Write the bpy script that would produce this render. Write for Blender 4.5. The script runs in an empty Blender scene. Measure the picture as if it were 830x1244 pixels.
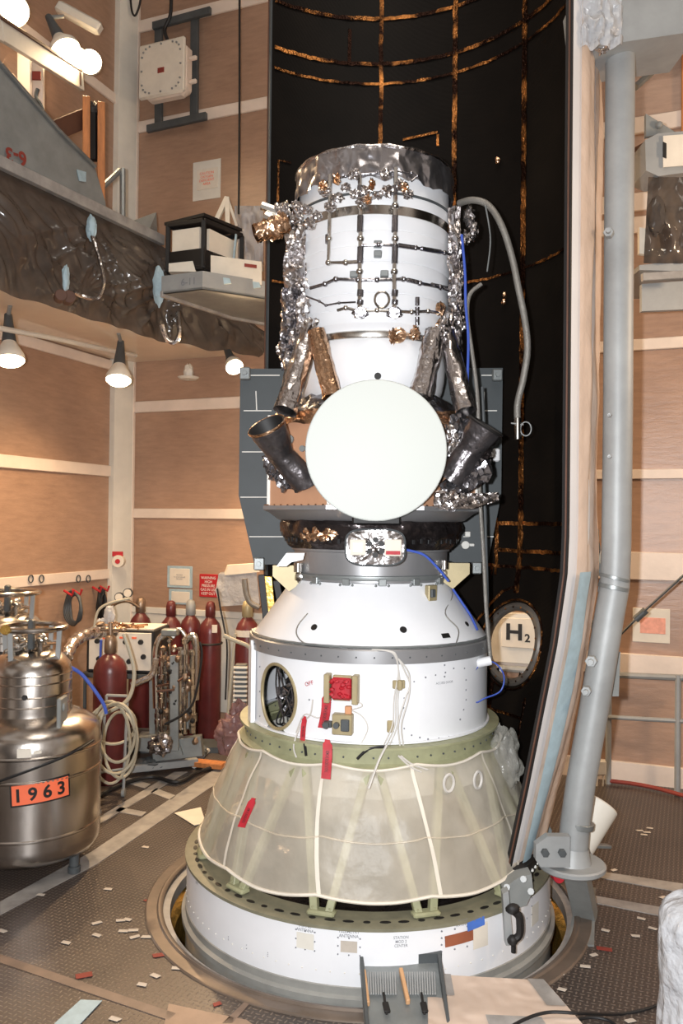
import bpy, math, random
from mathutils import Vector, Matrix, noise
random.seed(7)
PI = math.pi
S = bpy.context.scene
COL = S.collection
F = 1004.0
CAM = Vector((0, 0, 2.55))
# ---------------------------------------------------------------- camera frame (photo coordinates 830 x 1244)
fw = Vector((0, math.cos(.0102), math.sin(.0102)))
rt = Vector((1, 0, .0105)); rt = (rt - fw*rt.dot(fw)).normalized()
up = rt.cross(fw).normalized()
def ray(px, py): return fw + rt*((px-415)/F) - up*((py-622)/F)
def P(px, py, Y):
    d = ray(px, py); return CAM + d*(Y/d.y)
def PZ(px, py, z=0.0):
    d = ray(px, py); return CAM + d*((z-CAM.z)/d.z)
def PP(px, py, pt, n):
    d = ray(px, py); return CAM + d*((Vector(pt)-CAM).dot(n)/d.dot(n))
cd = bpy.data.cameras.new('camera'); cam = bpy.data.objects.new('camera', cd); COL.objects.link(cam)
cd.sensor_fit = 'VERTICAL'; cd.sensor_height = 24.0; cd.sensor_width = 24.0; cd.lens = 24.0*F/1244
cam.matrix_world = Matrix.Translation(CAM) @ Matrix((rt, up, -fw)).transposed().to_4x4()
cd.clip_start = .05; cd.clip_end = 200
S.camera = cam
# ---------------------------------------------------------------- mesh building
def frame_of(d):
    d = d.normalized()
    a = Vector((0, 0, 1)) if abs(d.z) < .9 else Vector((1, 0, 0))
    u = d.cross(a).normalized(); return u, u.cross(d).normalized()
class MB:
    def __init__(s): s.v = []; s.f = []
    def add(s, vs, fs):
        n = len(s.v); s.v += [Vector(q) for q in vs]; s.f += [tuple(n+i for i in f) for f in fs]; return s
    def box(s, c, size, ax=None, bev=0):
        c = Vector(c); ax = ax or (Vector((1, 0, 0)), Vector((0, 1, 0)), Vector((0, 0, 1)))
        hx, hy, hz = [q/2 for q in size]
        b = min(bev, hx*.9, hy*.9) if bev else min(.004, hx*.3, hy*.3, hz*.3)
        bz = min(b, hz*.9)
        def ringp(x, y, z):
            k = min(b, x*.5, y*.5)
            return [(x-k, y, z), (-x+k, y, z), (-x, y-k, z), (-x, -y+k, z), (-x+k, -y, z), (x-k, -y, z), (x, -y+k, z), (x, y-k, z)]
        R = ringp(hx-bz, hy-bz, -hz)+ringp(hx, hy, -hz+bz)+ringp(hx, hy, hz-bz)+ringp(hx-bz, hy-bz, hz)
        vs = [c+ax[0]*x+ax[1]*y+ax[2]*z for x, y, z in R]
        fs = [tuple(range(7, -1, -1)), tuple(range(24, 32))]
        for k in range(3):
            for i in range(8):
                j = (i+1) % 8; fs.append((k*8+j, k*8+i, k*8+8+i, k*8+8+j)[::-1])
        return s.add(vs, fs)
    def bar(s, a, b, w, h=None, upv=None):
        a = Vector(a); b = Vector(b); d = (b-a); L = d.length; d.normalize(); h = h or w
        if upv is None: u, v = frame_of(d)
        else:
            v = Vector(upv); u = d.cross(v).normalized(); v = u.cross(d).normalized()
        return s.box((a+b)/2, (w, h, L), (u, v, d))
    def tube(s, pts, r, n=8, closed=False, cap=True):
        pts = [Vector(p) for p in pts]; m = len(pts); R = r if isinstance(r, (list, tuple)) else [r]*m
        u = None; vs = []; fs = []
        for i, p in enumerate(pts):
            if closed: d = pts[(i+1) % m]-pts[i-1]
            else: d = pts[min(i+1, m-1)]-pts[max(i-1, 0)]
            if d.length < 1e-9: d = Vector((0, 0, 1))
            d.normalize()
            if u is None: u, w = frame_of(d)
            else:
                u = (u-d*u.dot(d))
                u = u.normalized() if u.length > 1e-6 else frame_of(d)[0]
            w = d.cross(u)
            for k in range(n):
                a = 2*PI*k/n; vs.append(p+(u*math.cos(a)+w*math.sin(a))*R[i])
        for i in range(m if closed else m-1):
            j = (i+1) % m
            for k in range(n):
                l = (k+1) % n; fs.append((i*n+k, i*n+l, j*n+l, j*n+k))
        if cap and not closed: fs.append(tuple(range(n-1, -1, -1))); fs.append(tuple((m-1)*n+k for k in range(n)))
        return s.add(vs, fs)
    def lathe(s, prof, c, n=48, axis=(0, 0, 1), a0=0, a1=2*PI, capa=False, capb=False):
        """prof: list of (r, h)"""
        c = Vector(c); d = Vector(axis).normalized()
        if abs(d.z) > .999: u, w = Vector((1, 0, 0)), Vector((0, 1, 0))*(1 if d.z > 0 else -1)
        else: u, w = frame_of(d); w = d.cross(u)
        full = abs(a1-a0-2*PI) < 1e-6; m = n if full else n+1; vs = []; fs = []
        for r, h in prof:
            for k in range(m):
                a = a0+(a1-a0)*k/n; vs.append(c+d*h+(u*math.cos(a)+w*math.sin(a))*r)
        for i in range(len(prof)-1):
            for k in range(n):
                l = (k+1) % m; fs.append((i*m+k, i*m+l, (i+1)*m+l, (i+1)*m+k))
        if capa: fs.append(tuple(range(m-1, -1, -1)))
        if capb: fs.append(tuple((len(prof)-1)*m+k for k in range(m)))
        return s.add(vs, fs)
    def cyl(s, a, b, r0, r1=None, n=20):
        a = Vector(a); b = Vector(b); r1 = r0 if r1 is None else r1; L = (b-a).length
        e = min(r0, r1, L)*.08
        return s.lathe([(r0-e, 0), (r0, e), (r1, L-e), (r1-e, L)], a, n, b-a, capa=True, capb=True)
    def grid(s, fn, nu, nv, wrapu=False):
        vs = [fn(i/nu, j/nv) for j in range(nv+1) for i in range(nu if wrapu else nu+1)]
        m = nu if wrapu else nu+1
        return s.add(vs, [(j*m+i, j*m+(i+1) % m, (j+1)*m+(i+1) % m, (j+1)*m+i) for j in range(nv) for i in range(nu)])
    def slab(s, pts, t):
        """polygon pts extruded by vector t (both ways from the first face)"""
        pts = [Vector(p) for p in pts]; n = len(pts); t = Vector(t)
        return s.add(pts+[p+t for p in pts], [tuple(range(n-1, -1, -1)), tuple(range(n, 2*n))]+[(i, (i+1) % n, n+(i+1) % n, n+i) for i in range(n)])
    def lump(s, c, rad, seed=0, amp=.35, n=3, freq=3.0):
        import bmesh
        b = bmesh.new(); bmesh.ops.create_icosphere(b, subdivisions=n, radius=1)
        c = Vector(c); vs = []
        for q in b.verts:
            p = q.co.normalized(); o = Vector((seed*3.1, seed*1.7, seed*.9))
            k = 1+amp*(noise.noise(p*freq+o)*1.1+abs(noise.noise(p*freq*2.3+o))*.8-.25)
            p = p*k; vs.append(c+Vector((p.x*rad[0], p.y*rad[1], p.z*rad[2])))
        fs = [tuple(v.index for v in f.verts) for f in b.faces]; b.free()
        return s.add(vs, fs)
    def text(s, txt, size, fn, cx=0, cy=0, bold=0.0, sx=1.0):
        vs, fs = text_mesh(txt)
        x0 = min(v[0] for v in vs); x1 = max(v[0] for v in vs); y0 = min(v[1] for v in vs); y1 = max(v[1] for v in vs)
        k = size/(y1-y0)
        return s.add([fn(cx+(v[0]-(x0+x1)/2)*k*sx, cy+(v[1]-(y0+y1)/2)*k) for v in vs], fs)
    def pieces(s):
        par = list(range(len(s.v)))
        def fd(a):
            while par[a] != a: par[a] = par[par[a]]; a = par[a]
            return a
        for f in s.f:
            a = fd(f[0])
            for i in f[1:]: par[fd(i)] = a
        g = {}
        for f in s.f: g.setdefault(fd(f[0]), []).append(f)
        out = []
        for fs in g.values():
            ids = sorted({i for f in fs for i in f}); mp = {j: i for i, j in enumerate(ids)}
            q = MB(); q.v = [s.v[i] for i in ids]; q.f = [tuple(mp[i] for i in f) for f in fs]; out.append(q)
        return out
    def build(s, name, m, parent=None, smooth=35, origin=None, kind=None):
        if parent is not None and name in SPLIT:
            ps = s.pieces()
            if len(ps) > 1: return [q.build1(name, m, parent, smooth, origin, kind) for q in ps][0]
        return s.build1(name, m, parent, smooth, origin, kind)
    def build1(s, name, m, parent=None, smooth=35, origin=None, kind=None):
        if parent is not None: off = wloc(parent)
        elif origin is not None: off = Vector(origin)
        else:
            xs = [v.x for v in s.v]; ys = [v.y for v in s.v]; zs = [v.z for v in s.v]
            off = Vector(((min(xs)+max(xs))/2, (min(ys)+max(ys))/2, min(zs)))
        me = bpy.data.meshes.new(name)
        me.from_pydata([v-off for v in s.v], [], s.f); me.validate()
        import bmesh
        b = bmesh.new(); b.from_mesh(me); bmesh.ops.recalc_face_normals(b, faces=b.faces[:]); b.to_mesh(me); b.free()
        me.materials.append(m)
        if smooth:
            me.shade_smooth() if hasattr(me, 'shade_smooth') else None
            for p in me.polygons: p.use_smooth = True
            me.set_sharp_from_angle(angle=math.radians(smooth))
        else:
            for p in me.polygons: p.use_smooth = False
        o = bpy.data.objects.new(name, me); COL.objects.link(o)
        if parent is not None: o.parent = parent
        else: o.location = off
        if kind: o['kind'] = kind
        return o
SPLIT = set('''tape_patch lightening_hole pipe_fitting rivet ring_bolt belt_rivet vent_hole bracket_flange fastener band_clip black_tab deck_bolt panel_screw panel_vent
warm_foil_patch side_blanket foil_cover side_foil pipe_foil pipe_bracket pipe_end_foil frame_screw flange_bolt wall_fastener patch_antenna pod_port knob orange_tag lid_bolt hinge
tie_strip pipe_stub clamp_bolt clevis_bolt reinforcing_ring screw copper_divider dark_fitting manifold_valve shelf tape black_cable antenna_window cross_tape red_caps'''.split())
def wloc(o):
    v = Vector(o.location)
    while o.parent: o = o.parent; v += Vector(o.location)
    return v
_tc = {}
BOLD = ('1 9 6 3', 'H', '2', '6-3')
def text_mesh(txt):
    if txt not in _tc:
        cu = bpy.data.curves.new('t', 'FONT'); cu.body = txt; cu.size = 1; cu.resolution_u = 3; cu.offset = .03 if txt in BOLD else .006; cu.space_line = 1.0; cu.align_x = 'CENTER'
        o = bpy.data.objects.new('t', cu); COL.objects.link(o)
        dg = bpy.context.evaluated_depsgraph_get(); dg.update(); me = o.evaluated_get(dg).to_mesh()
        _tc[txt] = ([tuple(v.co) for v in me.vertices], [tuple(p.vertices) for p in me.polygons])
        o.evaluated_get(dg).to_mesh_clear(); bpy.data.objects.remove(o); bpy.data.curves.remove(cu)
    return _tc[txt]
def tag(o, label, cat, group=None, kind=None):
    o['label'] = label; o['category'] = cat
    if group: o['group'] = group
    if kind: o['kind'] = kind
    return o
def thing(name, label, cat, loc, group=None):
    o = bpy.data.objects.new(name, None); COL.objects.link(o); o.location = Vector(loc); o.empty_display_size = .1
    return tag(o, label, cat, group)
def dup(o, loc, label=None, rz=None, scale=None, skip=(), parent=None):
    c = o.copy(); COL.objects.link(c)
    if parent is None:
        c.location = Vector(loc)
        if label: c['label'] = label
        if rz is not None: c.rotation_euler.z = rz
        if scale: c.scale = (scale, scale, scale)
    else: c.parent = parent
    for ch in [q for q in list(bpy.data.objects) if q.parent == o and q.name.split('.')[0] not in skip]: dup(ch, None, parent=c, skip=skip)
    return c
def smoothpts(pts, k=6):
    pts = [Vector(p) for p in pts]; out = []
    for i in range(len(pts)-1):
        p0 = pts[max(i-1, 0)]; p1 = pts[i]; p2 = pts[i+1]; p3 = pts[min(i+2, len(pts)-1)]
        for j in range(k):
            t = j/k; out.append(.5*((2*p1)+(p2-p0)*t+(2*p0-5*p1+4*p2-p3)*t*t+(3*p1-p0-3*p2+p3)*t**3))
    return out+[pts[-1]]
# ---------------------------------------------------------------- materials
def srgb(r, g, b):
    f = lambda c: (c/255/12.92) if c/255 <= .04045 else ((c/255+.055)/1.055)**2.4
    return (f(r), f(g), f(b), 1)
def mat(name, col, rough=.5, metal=0, var=.08, vs=6, bump=0, bs=40, stretch=None, spec=.5, col2=None, thr=None, coat=0, alpha=None, emis=0, bdist=.01, rvar=0, trans=0):
    m = bpy.data.materials.new(name); m.use_nodes = True; N = m.node_tree.nodes; L = m.node_tree.links
    b = N['Principled BSDF']; b.inputs['Roughness'].default_value = rough; b.inputs['Metallic'].default_value = metal
    b.inputs['Specular IOR Level'].default_value = spec; b.inputs['Coat Weight'].default_value = coat
    tc = N.new('ShaderNodeTexCoord'); mp = N.new('ShaderNodeMapping'); L.new(tc.outputs['Object'], mp.inputs['Vector'])
    if stretch: mp.inputs['Scale'].default_value = stretch
    nz = N.new('ShaderNodeTexNoise'); nz.inputs['Scale'].default_value = vs; nz.inputs['Detail'].default_value = 6; nz.inputs['Roughness'].default_value = .6
    L.new(mp.outputs[0], nz.inputs['Vector'])
    cr = N.new('ShaderNodeValToRGB'); e = cr.color_ramp.elements
    c2 = col2 or tuple(min(1, c*(1+var)) for c in col[:3])+(1,)
    c1 = col if col2 else tuple(c*(1-var) for c in col[:3])+(1,)
    lo, hi = thr or (.35, .65)
    e[0].position = lo; e[0].color = c1; e[1].position = hi; e[1].color = c2
    L.new(nz.outputs['Fac'], cr.inputs[0]); L.new(cr.outputs[0], b.inputs['Base Color'])
    if bump:
        n2 = N.new('ShaderNodeTexNoise'); n2.inputs['Scale'].default_value = bs; n2.inputs['Detail'].default_value = 3; L.new(mp.outputs[0], n2.inputs['Vector'])
        bp = N.new('ShaderNodeBump'); bp.inputs['Strength'].default_value = bump; bp.inputs['Distance'].default_value = bdist
        L.new(n2.outputs['Fac'], bp.inputs['Height']); L.new(bp.outputs[0], b.inputs['Normal'])
    if rvar:
        mr = N.new('ShaderNodeMapRange'); mr.inputs['To Min'].default_value = max(.02, rough-rvar); mr.inputs['To Max'].default_value = rough+rvar
        L.new(nz.outputs['Fac'], mr.inputs['Value']); L.new(mr.outputs[0], b.inputs['Roughness'])
    if alpha is not None: b.inputs['Alpha'].default_value = alpha
    if trans: b.inputs['Transmission Weight'].default_value = trans
    if emis: b.inputs['Emission Color'].default_value = col; b.inputs['Emission Strength'].default_value = emis
    return m
M = {}
M['white'] = mat('white_paint', srgb(226, 227, 230), .38, var=.03, vs=3)
M['cream'] = mat('cream_paint', srgb(222, 206, 192), .45, var=.07, vs=2.5, bump=.1, bs=30)
M['creamw'] = mat('off_white_paint', srgb(214, 210, 200), .5, var=.06, vs=3)
M['soffit'] = mat('glossy_white_panel', srgb(232, 216, 194), .07, var=.05, vs=2)
M['grey'] = mat('grey_metal', srgb(138, 142, 142), .42, .55, var=.12, vs=6, bump=.05, bs=60)
M['greyp'] = mat('grey_paint', srgb(128, 130, 128), .5, var=.12, vs=5, bump=.1, bs=25)
M['dkgrey'] = mat('dark_grey_paint', srgb(72, 76, 78), .5, var=.15, vs=6)
M['band'] = mat('grey_band_metal', srgb(150, 150, 152), .35, .5, var=.06, vs=4)
M['steel'] = mat('bright_steel', srgb(200, 196, 190), .22, 1, var=.08, vs=8)
M['tank'] = mat('brushed_tank_steel', srgb(188, 182, 176), .24, 1, var=.18, vs=4, stretch=(1, 1, .2), bump=.15, bs=9, rvar=.1)
M['galv'] = mat('galvanised_pole', srgb(150, 152, 152), .5, .15, var=.16, vs=4, bump=.12, bs=18, thr=(.25, .75))
M['black'] = mat('black_rubber', srgb(22, 22, 24), .55, var=.2)
M['hose'] = mat('grey_hose', srgb(128, 124, 118), .4, .3, var=.1, bump=.5, bs=120)
M['palehose'] = mat('pale_hose', srgb(176, 170, 152), .45, var=.1)
M['whitecable'] = mat('white_cable', srgb(196, 192, 186), .45, var=.08)
M['blue'] = mat('blue_cable', srgb(62, 88, 176), .4, var=.1)
M['bluetape'] = mat('blue_tape', srgb(70, 110, 190), .6, var=.12)
M['paletape'] = mat('pale_blue_tape', srgb(160, 182, 192), .6, var=.1, vs=14)
M['cyl'] = mat('maroon_paint', srgb(92, 38, 38), .33, var=.2, vs=5, bump=.05)
M['red'] = mat('red_fabric', srgb(170, 26, 40), .6, var=.15, vs=20, bump=.3, bs=30)
M['redsign'] = mat('red_sign', srgb(178, 30, 40), .5, var=.05)
M['orange'] = mat('orange_label', srgb(238, 112, 74), .5, var=.04)
M['ink'] = mat('black_ink', srgb(20, 18, 18), .6, var=.1)
M['greyink'] = mat('grey_ink', srgb(120, 122, 128), .6, var=.1)
M['whiteink'] = mat('white_ink', srgb(222, 220, 214), .6, var=.05)
M['paper'] = mat('paper', srgb(216, 208, 194), .7, var=.05)
M['pinkpaper'] = mat('pink_paper', srgb(226, 160, 140), .7, var=.12, vs=20)
M['green'] = mat('zinc_green_primer', srgb(150, 150, 118), .5, var=.14, vs=8)
M['olive'] = mat('olive_tan_metal', srgb(164, 150, 116), .45, .3, var=.1)
M['bronze'] = mat('bare_copper_panel', srgb(206, 158, 126), .42, .25, var=.06, vs=3)
M['foil'] = mat('silver_foil', srgb(204, 200, 200), .24, 1, var=.12, vs=9, bump=.7, bs=9, bdist=.03)
M['foild'] = mat('dark_foil', srgb(142, 140, 144), .24, .95, var=.3, vs=6, bump=.8, bs=8, bdist=.03)
M['foilblk'] = mat('black_foil', srgb(62, 56, 56), .26, .7, var=.5, vs=5, bump=.8, bs=8, bdist=.03)
M['foilwarm'] = mat('warm_foil', srgb(206, 168, 136), .25, 1, var=.2, vs=8, bump=.7, bs=10, bdist=.03)  # silver foil's warm room reflections put into the colour; also used for brassy fittings
M['tape'] = mat('copper_tape', srgb(44, 24, 15), .32, .85, vs=4, col2=srgb(236, 156, 84), thr=(.46, .66), bump=1.0, bs=50, bdist=.02)
M['slate'] = mat('slate_panel', srgb(58, 64, 67), .55, var=.07, vs=6)
M['gold'] = mat('gold_foil', srgb(222, 186, 104), .25, .9, var=.3, vs=6, bump=.6, bs=12)
M['tan'] = mat('tan_block', srgb(196, 152, 110), .6, var=.08)
M['wood'] = mat('raw_wood', srgb(182, 116, 66), .6, var=.2, vs=4, stretch=(6, 6, 1))
M['dkwood'] = mat('dark_wood', srgb(84, 54, 40), .6, var=.2, vs=4)
M['cardb'] = mat('tan_kraft_sheet', srgb(200, 180, 164), .8, var=.05, vs=3, bump=.3, bs=4, bdist=.03)
M['ringbrown'] = mat('worn_ring_metal', srgb(112, 100, 90), .42, .4, var=.22, vs=3, bump=.15, bs=20)
M['ringlow'] = mat('lower_ring_metal', srgb(150, 149, 144), .5, .2, var=.15, vs=4)
M['flange'] = mat('khaki_flange', srgb(120, 117, 98), .5, var=.14, vs=8)
M['doorframe'] = mat('door_frame_metal', srgb(104, 98, 92), .45, .4, var=.2, vs=9)
M['trk'] = mat('charcoal_foil', srgb(104, 100, 102), .3, .8, var=.35, vs=6, bump=.7, bs=9, bdist=.03)
M['tanfloor'] = mat('tan_floor_panel', srgb(150, 126, 108), .6, var=.12)
M['capfoil'] = mat('smooth_cover_foil', srgb(176, 174, 178), .28, .95, var=.15, vs=4, bump=.45, bs=6, bdist=.03)
M['seam'] = mat('pale_seam_metal', srgb(152, 148, 144), .5, .1, var=.2, vs=6)
M['seambrown'] = mat('brown_seam', srgb(118, 100, 88), .55, var=.2, vs=6)
M['scrap'] = mat('scrap_tape', srgb(190, 180, 168), .7, var=.12)
M['redscrap'] = mat('red_scrap', srgb(132, 52, 42), .7, var=.1)
M['pit'] = mat('dark_pit', srgb(40, 38, 34), .6, var=.3)
M['brass'] = mat('brass', srgb(150, 130, 112), .4, .8, var=.2)
M['blade'] = mat('grille_grey', srgb(170, 166, 158), .4, .4, var=.05)
def mat_mix_clear(name, col, fac, rough=.3, bump=.3, bs=6, var=.1, spec=.5, vs=5):
    """thin translucent sheet: part see-through, part lit from both sides"""
    m = bpy.data.materials.new(name); m.use_nodes = True; N = m.node_tree.nodes; L = m.node_tree.links
    b = N['Principled BSDF']; b.inputs['Roughness'].default_value = rough; b.inputs['Specular IOR Level'].default_value = spec
    out = N['Material Output']; tc = N.new('ShaderNodeTexCoord')
    nz = N.new('ShaderNodeTexNoise'); nz.inputs['Scale'].default_value = vs; nz.inputs['Detail'].default_value = 5; L.new(tc.outputs['Object'], nz.inputs['Vector'])
    cr = N.new('ShaderNodeValToRGB'); cr.color_ramp.elements[0].position = .35; cr.color_ramp.elements[1].position = .65
    cr.color_ramp.elements[0].color = tuple(c*(1-var) for c in col[:3])+(1,); cr.color_ramp.elements[1].color = tuple(min(1, c*(1+var)) for c in col[:3])+(1,)
    L.new(nz.outputs['Fac'], cr.inputs[0]); L.new(cr.outputs[0], b.inputs['Base Color'])
    n2 = N.new('ShaderNodeTexNoise'); n2.inputs['Scale'].default_value = bs; n2.inputs['Detail'].default_value = 4; L.new(tc.outputs['Object'], n2.inputs['Vector'])
    bp = N.new('ShaderNodeBump'); bp.inputs['Strength'].default_value = bump; bp.inputs['Distance'].default_value = .05
    L.new(n2.outputs['Fac'], bp.inputs['Height']); L.new(bp.outputs[0], b.inputs['Normal'])
    tl = N.new('ShaderNodeBsdfTranslucent'); L.new(cr.outputs[0], tl.inputs[0]); a = N.new('ShaderNodeMixShader'); a.inputs[0].default_value = .3
    L.new(b.outputs[0], a.inputs[1]); L.new(tl.outputs[0], a.inputs[2])
    tr = N.new('ShaderNodeBsdfTransparent'); mx = N.new('ShaderNodeMixShader'); mx.inputs[0].default_value = fac
    L.new(tr.outputs[0], mx.inputs[1]); L.new(a.outputs[0], mx.inputs[2]); L.new(mx.outputs[0], out.inputs['Surface'])
    return m
M['net'] = mat_mix_clear('translucent_cover', srgb(232, 222, 204), .56, .4, .35, 5, .08)
M['clear'] = mat_mix_clear('clear_gather', srgb(206, 204, 196), .34, .15, .8, 7, .05)
M['film'] = mat_mix_clear('clear_film', srgb(236, 214, 196), .82, .25, .6, 4, .05)
M['drape'] = mat_mix_clear('smoky_plastic', srgb(90, 82, 76), .94, .16, .14, 2.0, .2)
M['wrap'] = mat_mix_clear('white_wrap', srgb(206, 208, 212), .86, .2, 1.0, 9, .05)
M['bagpurple'] = mat_mix_clear('pinkish_bag', srgb(150, 116, 116), .75, .15, 1.0, 8, .2)
def ply():
    m = bpy.data.materials.new('plywood'); m.use_nodes = True; N = m.node_tree.nodes; L = m.node_tree.links
    b = N['Principled BSDF']; tc = N.new('ShaderNodeTexCoord'); mp = N.new('ShaderNodeMapping'); mp.inputs['Scale'].default_value = (1.5, 1.5, 8)
    L.new(tc.outputs['Object'], mp.inputs[0])
    nz = N.new('ShaderNodeTexNoise'); nz.inputs['Scale'].default_value = 3; nz.inputs['Detail'].default_value = 8; nz.inputs['Roughness'].default_value = .7; L.new(mp.outputs[0], nz.inputs['Vector'])
    n2 = N.new('ShaderNodeTexNoise'); n2.inputs['Scale'].default_value = .9; n2.inputs['Detail'].default_value = 3; L.new(tc.outputs['Object'], n2.inputs['Vector'])
    ad = N.new('ShaderNodeMath'); ad.operation = 'ADD'; L.new(nz.outputs['Fac'], ad.inputs[0]); L.new(n2.outputs['Fac'], ad.inputs[1])
    dv = N.new('ShaderNodeMath'); dv.operation = 'MULTIPLY'; dv.inputs[1].default_value = .5; L.new(ad.outputs[0], dv.inputs[0])
    cr = N.new('ShaderNodeValToRGB'); e = cr.color_ramp.elements; e[0].position = .30; e[0].color = srgb(140, 112, 94); e[1].position = .70; e[1].color = srgb(182, 148, 124)
    L.new(dv.outputs[0], cr.inputs[0]); L.new(cr.outputs[0], b.inputs['Base Color']); b.inputs['Roughness'].default_value = .33
    bp = N.new('ShaderNodeBump'); bp.inputs['Strength'].default_value = .25; bp.inputs['Distance'].default_value = .01; L.new(nz.outputs['Fac'], bp.inputs['Height']); L.new(bp.outputs[0], b.inputs['Normal'])
    return m
M['ply'] = ply()
def math_node(N, L, op, a, b=None, c=None):
    n = N.new('ShaderNodeMath'); n.operation = op
    for i, q in enumerate((a, b, c)):
        if q is None: continue
        if isinstance(q, (int, float)): n.inputs[i].default_value = q
        else: L.new(q, n.inputs[i])
    return n.outputs[0]
def diamond():
    m = bpy.data.materials.new('diamond_plate'); m.use_nodes = True; N = m.node_tree.nodes; L = m.node_tree.links
    b = N['Principled BSDF']; tc = N.new('ShaderNodeTexCoord'); mp = N.new('ShaderNodeMapping'); mp.inputs['Rotation'].default_value = (0, 0, math.radians(-22+45)); mp.inputs['Scale'].default_value = (31, 31, 31)
    L.new(tc.outputs['Object'], mp.inputs[0]); sp = N.new('ShaderNodeSeparateXYZ'); L.new(mp.outputs[0], sp.inputs[0])
    K = lambda *a: math_node(N, L, *a)
    x, y = sp.outputs[0], sp.outputs[1]
    fx = K('FLOOR', x); fy = K('FLOOR', y); par = K('MODULO', K('ABSOLUTE', K('ADD', fx, fy)), 2.0)
    lx = K('SUBTRACT', K('SUBTRACT', x, fx), .5); ly = K('SUBTRACT', K('SUBTRACT', y, fy), .5)
    # long axis swaps with parity
    a = K('ADD', K('MULTIPLY', lx, par), K('MULTIPLY', ly, K('SUBTRACT', 1.0, par)))
    c = K('ADD', K('MULTIPLY', ly, par), K('MULTIPLY', lx, K('SUBTRACT', 1.0, par)))
    d = K('ADD', K('POWER', K('DIVIDE', a, .48), 2.0), K('POWER', K('DIVIDE', c, .17), 2.0))
    h = K('MAXIMUM', K('SUBTRACT', 1.0, d), 0.0)
    nz = N.new('ShaderNodeTexNoise'); nz.inputs['Scale'].default_value = 1.3; nz.inputs['Detail'].default_value = 6; L.new(tc.outputs['Object'], nz.inputs['Vector'])
    cr = N.new('ShaderNodeValToRGB'); e = cr.color_ramp.elements; e[0].position = .3; e[0].color = srgb(62, 55, 52); e[1].position = .7; e[1].color = srgb(86, 77, 72)
    L.new(nz.outputs['Fac'], cr.inputs[0])
    mx = N.new('ShaderNodeMix'); mx.data_type = 'RGBA'; L.new(K('MULTIPLY', K('MINIMUM', K('MULTIPLY', h, 3.0), 1.0), .6), mx.inputs[0]); L.new(cr.outputs[0], mx.inputs[6]); mx.inputs[7].default_value = srgb(134, 122, 112)
    L.new(mx.outputs[2], b.inputs['Base Color']); b.inputs['Roughness'].default_value = .42; b.inputs['Metallic'].default_value = .25
    bp = N.new('ShaderNodeBump'); bp.inputs['Strength'].default_value = .6; bp.inputs['Distance'].default_value = .004; L.new(h, bp.inputs['Height']); L.new(bp.outputs[0], b.inputs['Normal'])
    return m
M['plate'] = diamond()
def lining():
    m = bpy.data.materials.new('black_fairing_lining'); m.use_nodes = True; N = m.node_tree.nodes; L = m.node_tree.links
    b = N['Principled BSDF']; tc = N.new('ShaderNodeTexCoord')
    w = N.new('ShaderNodeTexWave'); w.inputs['Scale'].default_value = 14; w.inputs['Distortion'].default_value = 1.2; w.inputs['Detail'].default_value = 2; w.bands_direction = 'DIAGONAL'; L.new(tc.outputs['Object'], w.inputs['Vector'])
    nz = N.new('ShaderNodeTexNoise'); nz.inputs['Scale'].default_value = 3; L.new(tc.outputs['Object'], nz.inputs['Vector'])
    cr = N.new('ShaderNodeValToRGB'); e = cr.color_ramp.elements; e[0].color = srgb(10, 8, 7); e[1].color = srgb(26, 21, 17); L.new(nz.outputs['Fac'], cr.inputs[0]); L.new(cr.outputs[0], b.inputs['Base Color'])
    b.inputs['Roughness'].default_value = .6; b.inputs['Specular IOR Level'].default_value = .12
    bp = N.new('ShaderNodeBump'); bp.inputs['Strength'].default_value = .07; bp.inputs['Distance'].default_value = .01; L.new(w.outputs['Fac'], bp.inputs['Height']); L.new(bp.outputs[0], b.inputs['Normal'])
    return m
M['lining'] = lining()
def emit(name, col, s):
    m = bpy.data.materials.new(name); m.use_nodes = True; b = m.node_tree.nodes['Principled BSDF']
    b.inputs['Emission Color'].default_value = col; b.inputs['Emission Strength'].default_value = s; b.inputs['Base Color'].default_value = col; return m
M['bulb'] = emit('lit_bulb_face', (1, .80, .52, 1), 14)
def dishmat():
    m = bpy.data.materials.new('dish_face'); m.use_nodes = True; N = m.node_tree.nodes; L = m.node_tree.links
    b = N['Principled BSDF']; tc = N.new('ShaderNodeTexCoord'); v = N.new('ShaderNodeTexVoronoi'); v.inputs['Scale'].default_value = 75; v.inputs['Randomness'].default_value = .15; L.new(tc.outputs['Object'], v.inputs['Vector'])
    cr = N.new('ShaderNodeValToRGB'); e = cr.color_ramp.elements; e[0].position = .1; e[0].color = srgb(150, 160, 162); e[1].position = .45; e[1].color = srgb(190, 194, 190); L.new(v.outputs['Distance'], cr.inputs[0])
    L.new(cr.outputs[0], b.inputs['Base Color']); b.inputs['Roughness'].default_value = .6; return m
M['dish'] = dishmat()
# ---------------------------------------------------------------- axis of the stack, helpers on its round surfaces
AX = Vector((P(449, 785, 5.7).x, 5.7, 0)); D0 = 5.7
def rp(th, z, r):                    # angle in degrees, 0 = straight back, 180 = towards the camera, 90 = right
    a = math.radians(th); return Vector((AX.x+r*math.sin(a), AX.y+r*math.cos(a), z))
def hit(px, py, rf, extra=0.0):
    """first point where the line of sight meets the round surface of radius rf (number or function of z)"""
    f = rf if callable(rf) else (lambda z: rf)
    d = ray(px, py); d = d/d.y; Y = 3.5; best = None; bd = 9
    while Y < 5.95:
        p = CAM+d*Y; q = math.hypot(p.x-AX.x, p.y-AX.y)-f(p.z)-extra
        if q < bd: bd = q; best = p
        if q <= 0: return p
        Y += .004
    v = Vector((best.x-AX.x, best.y-AX.y, 0)).normalized()*(f(best.z)+extra)
    return Vector((AX.x+v.x, AX.y+v.y, best.z))
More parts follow.
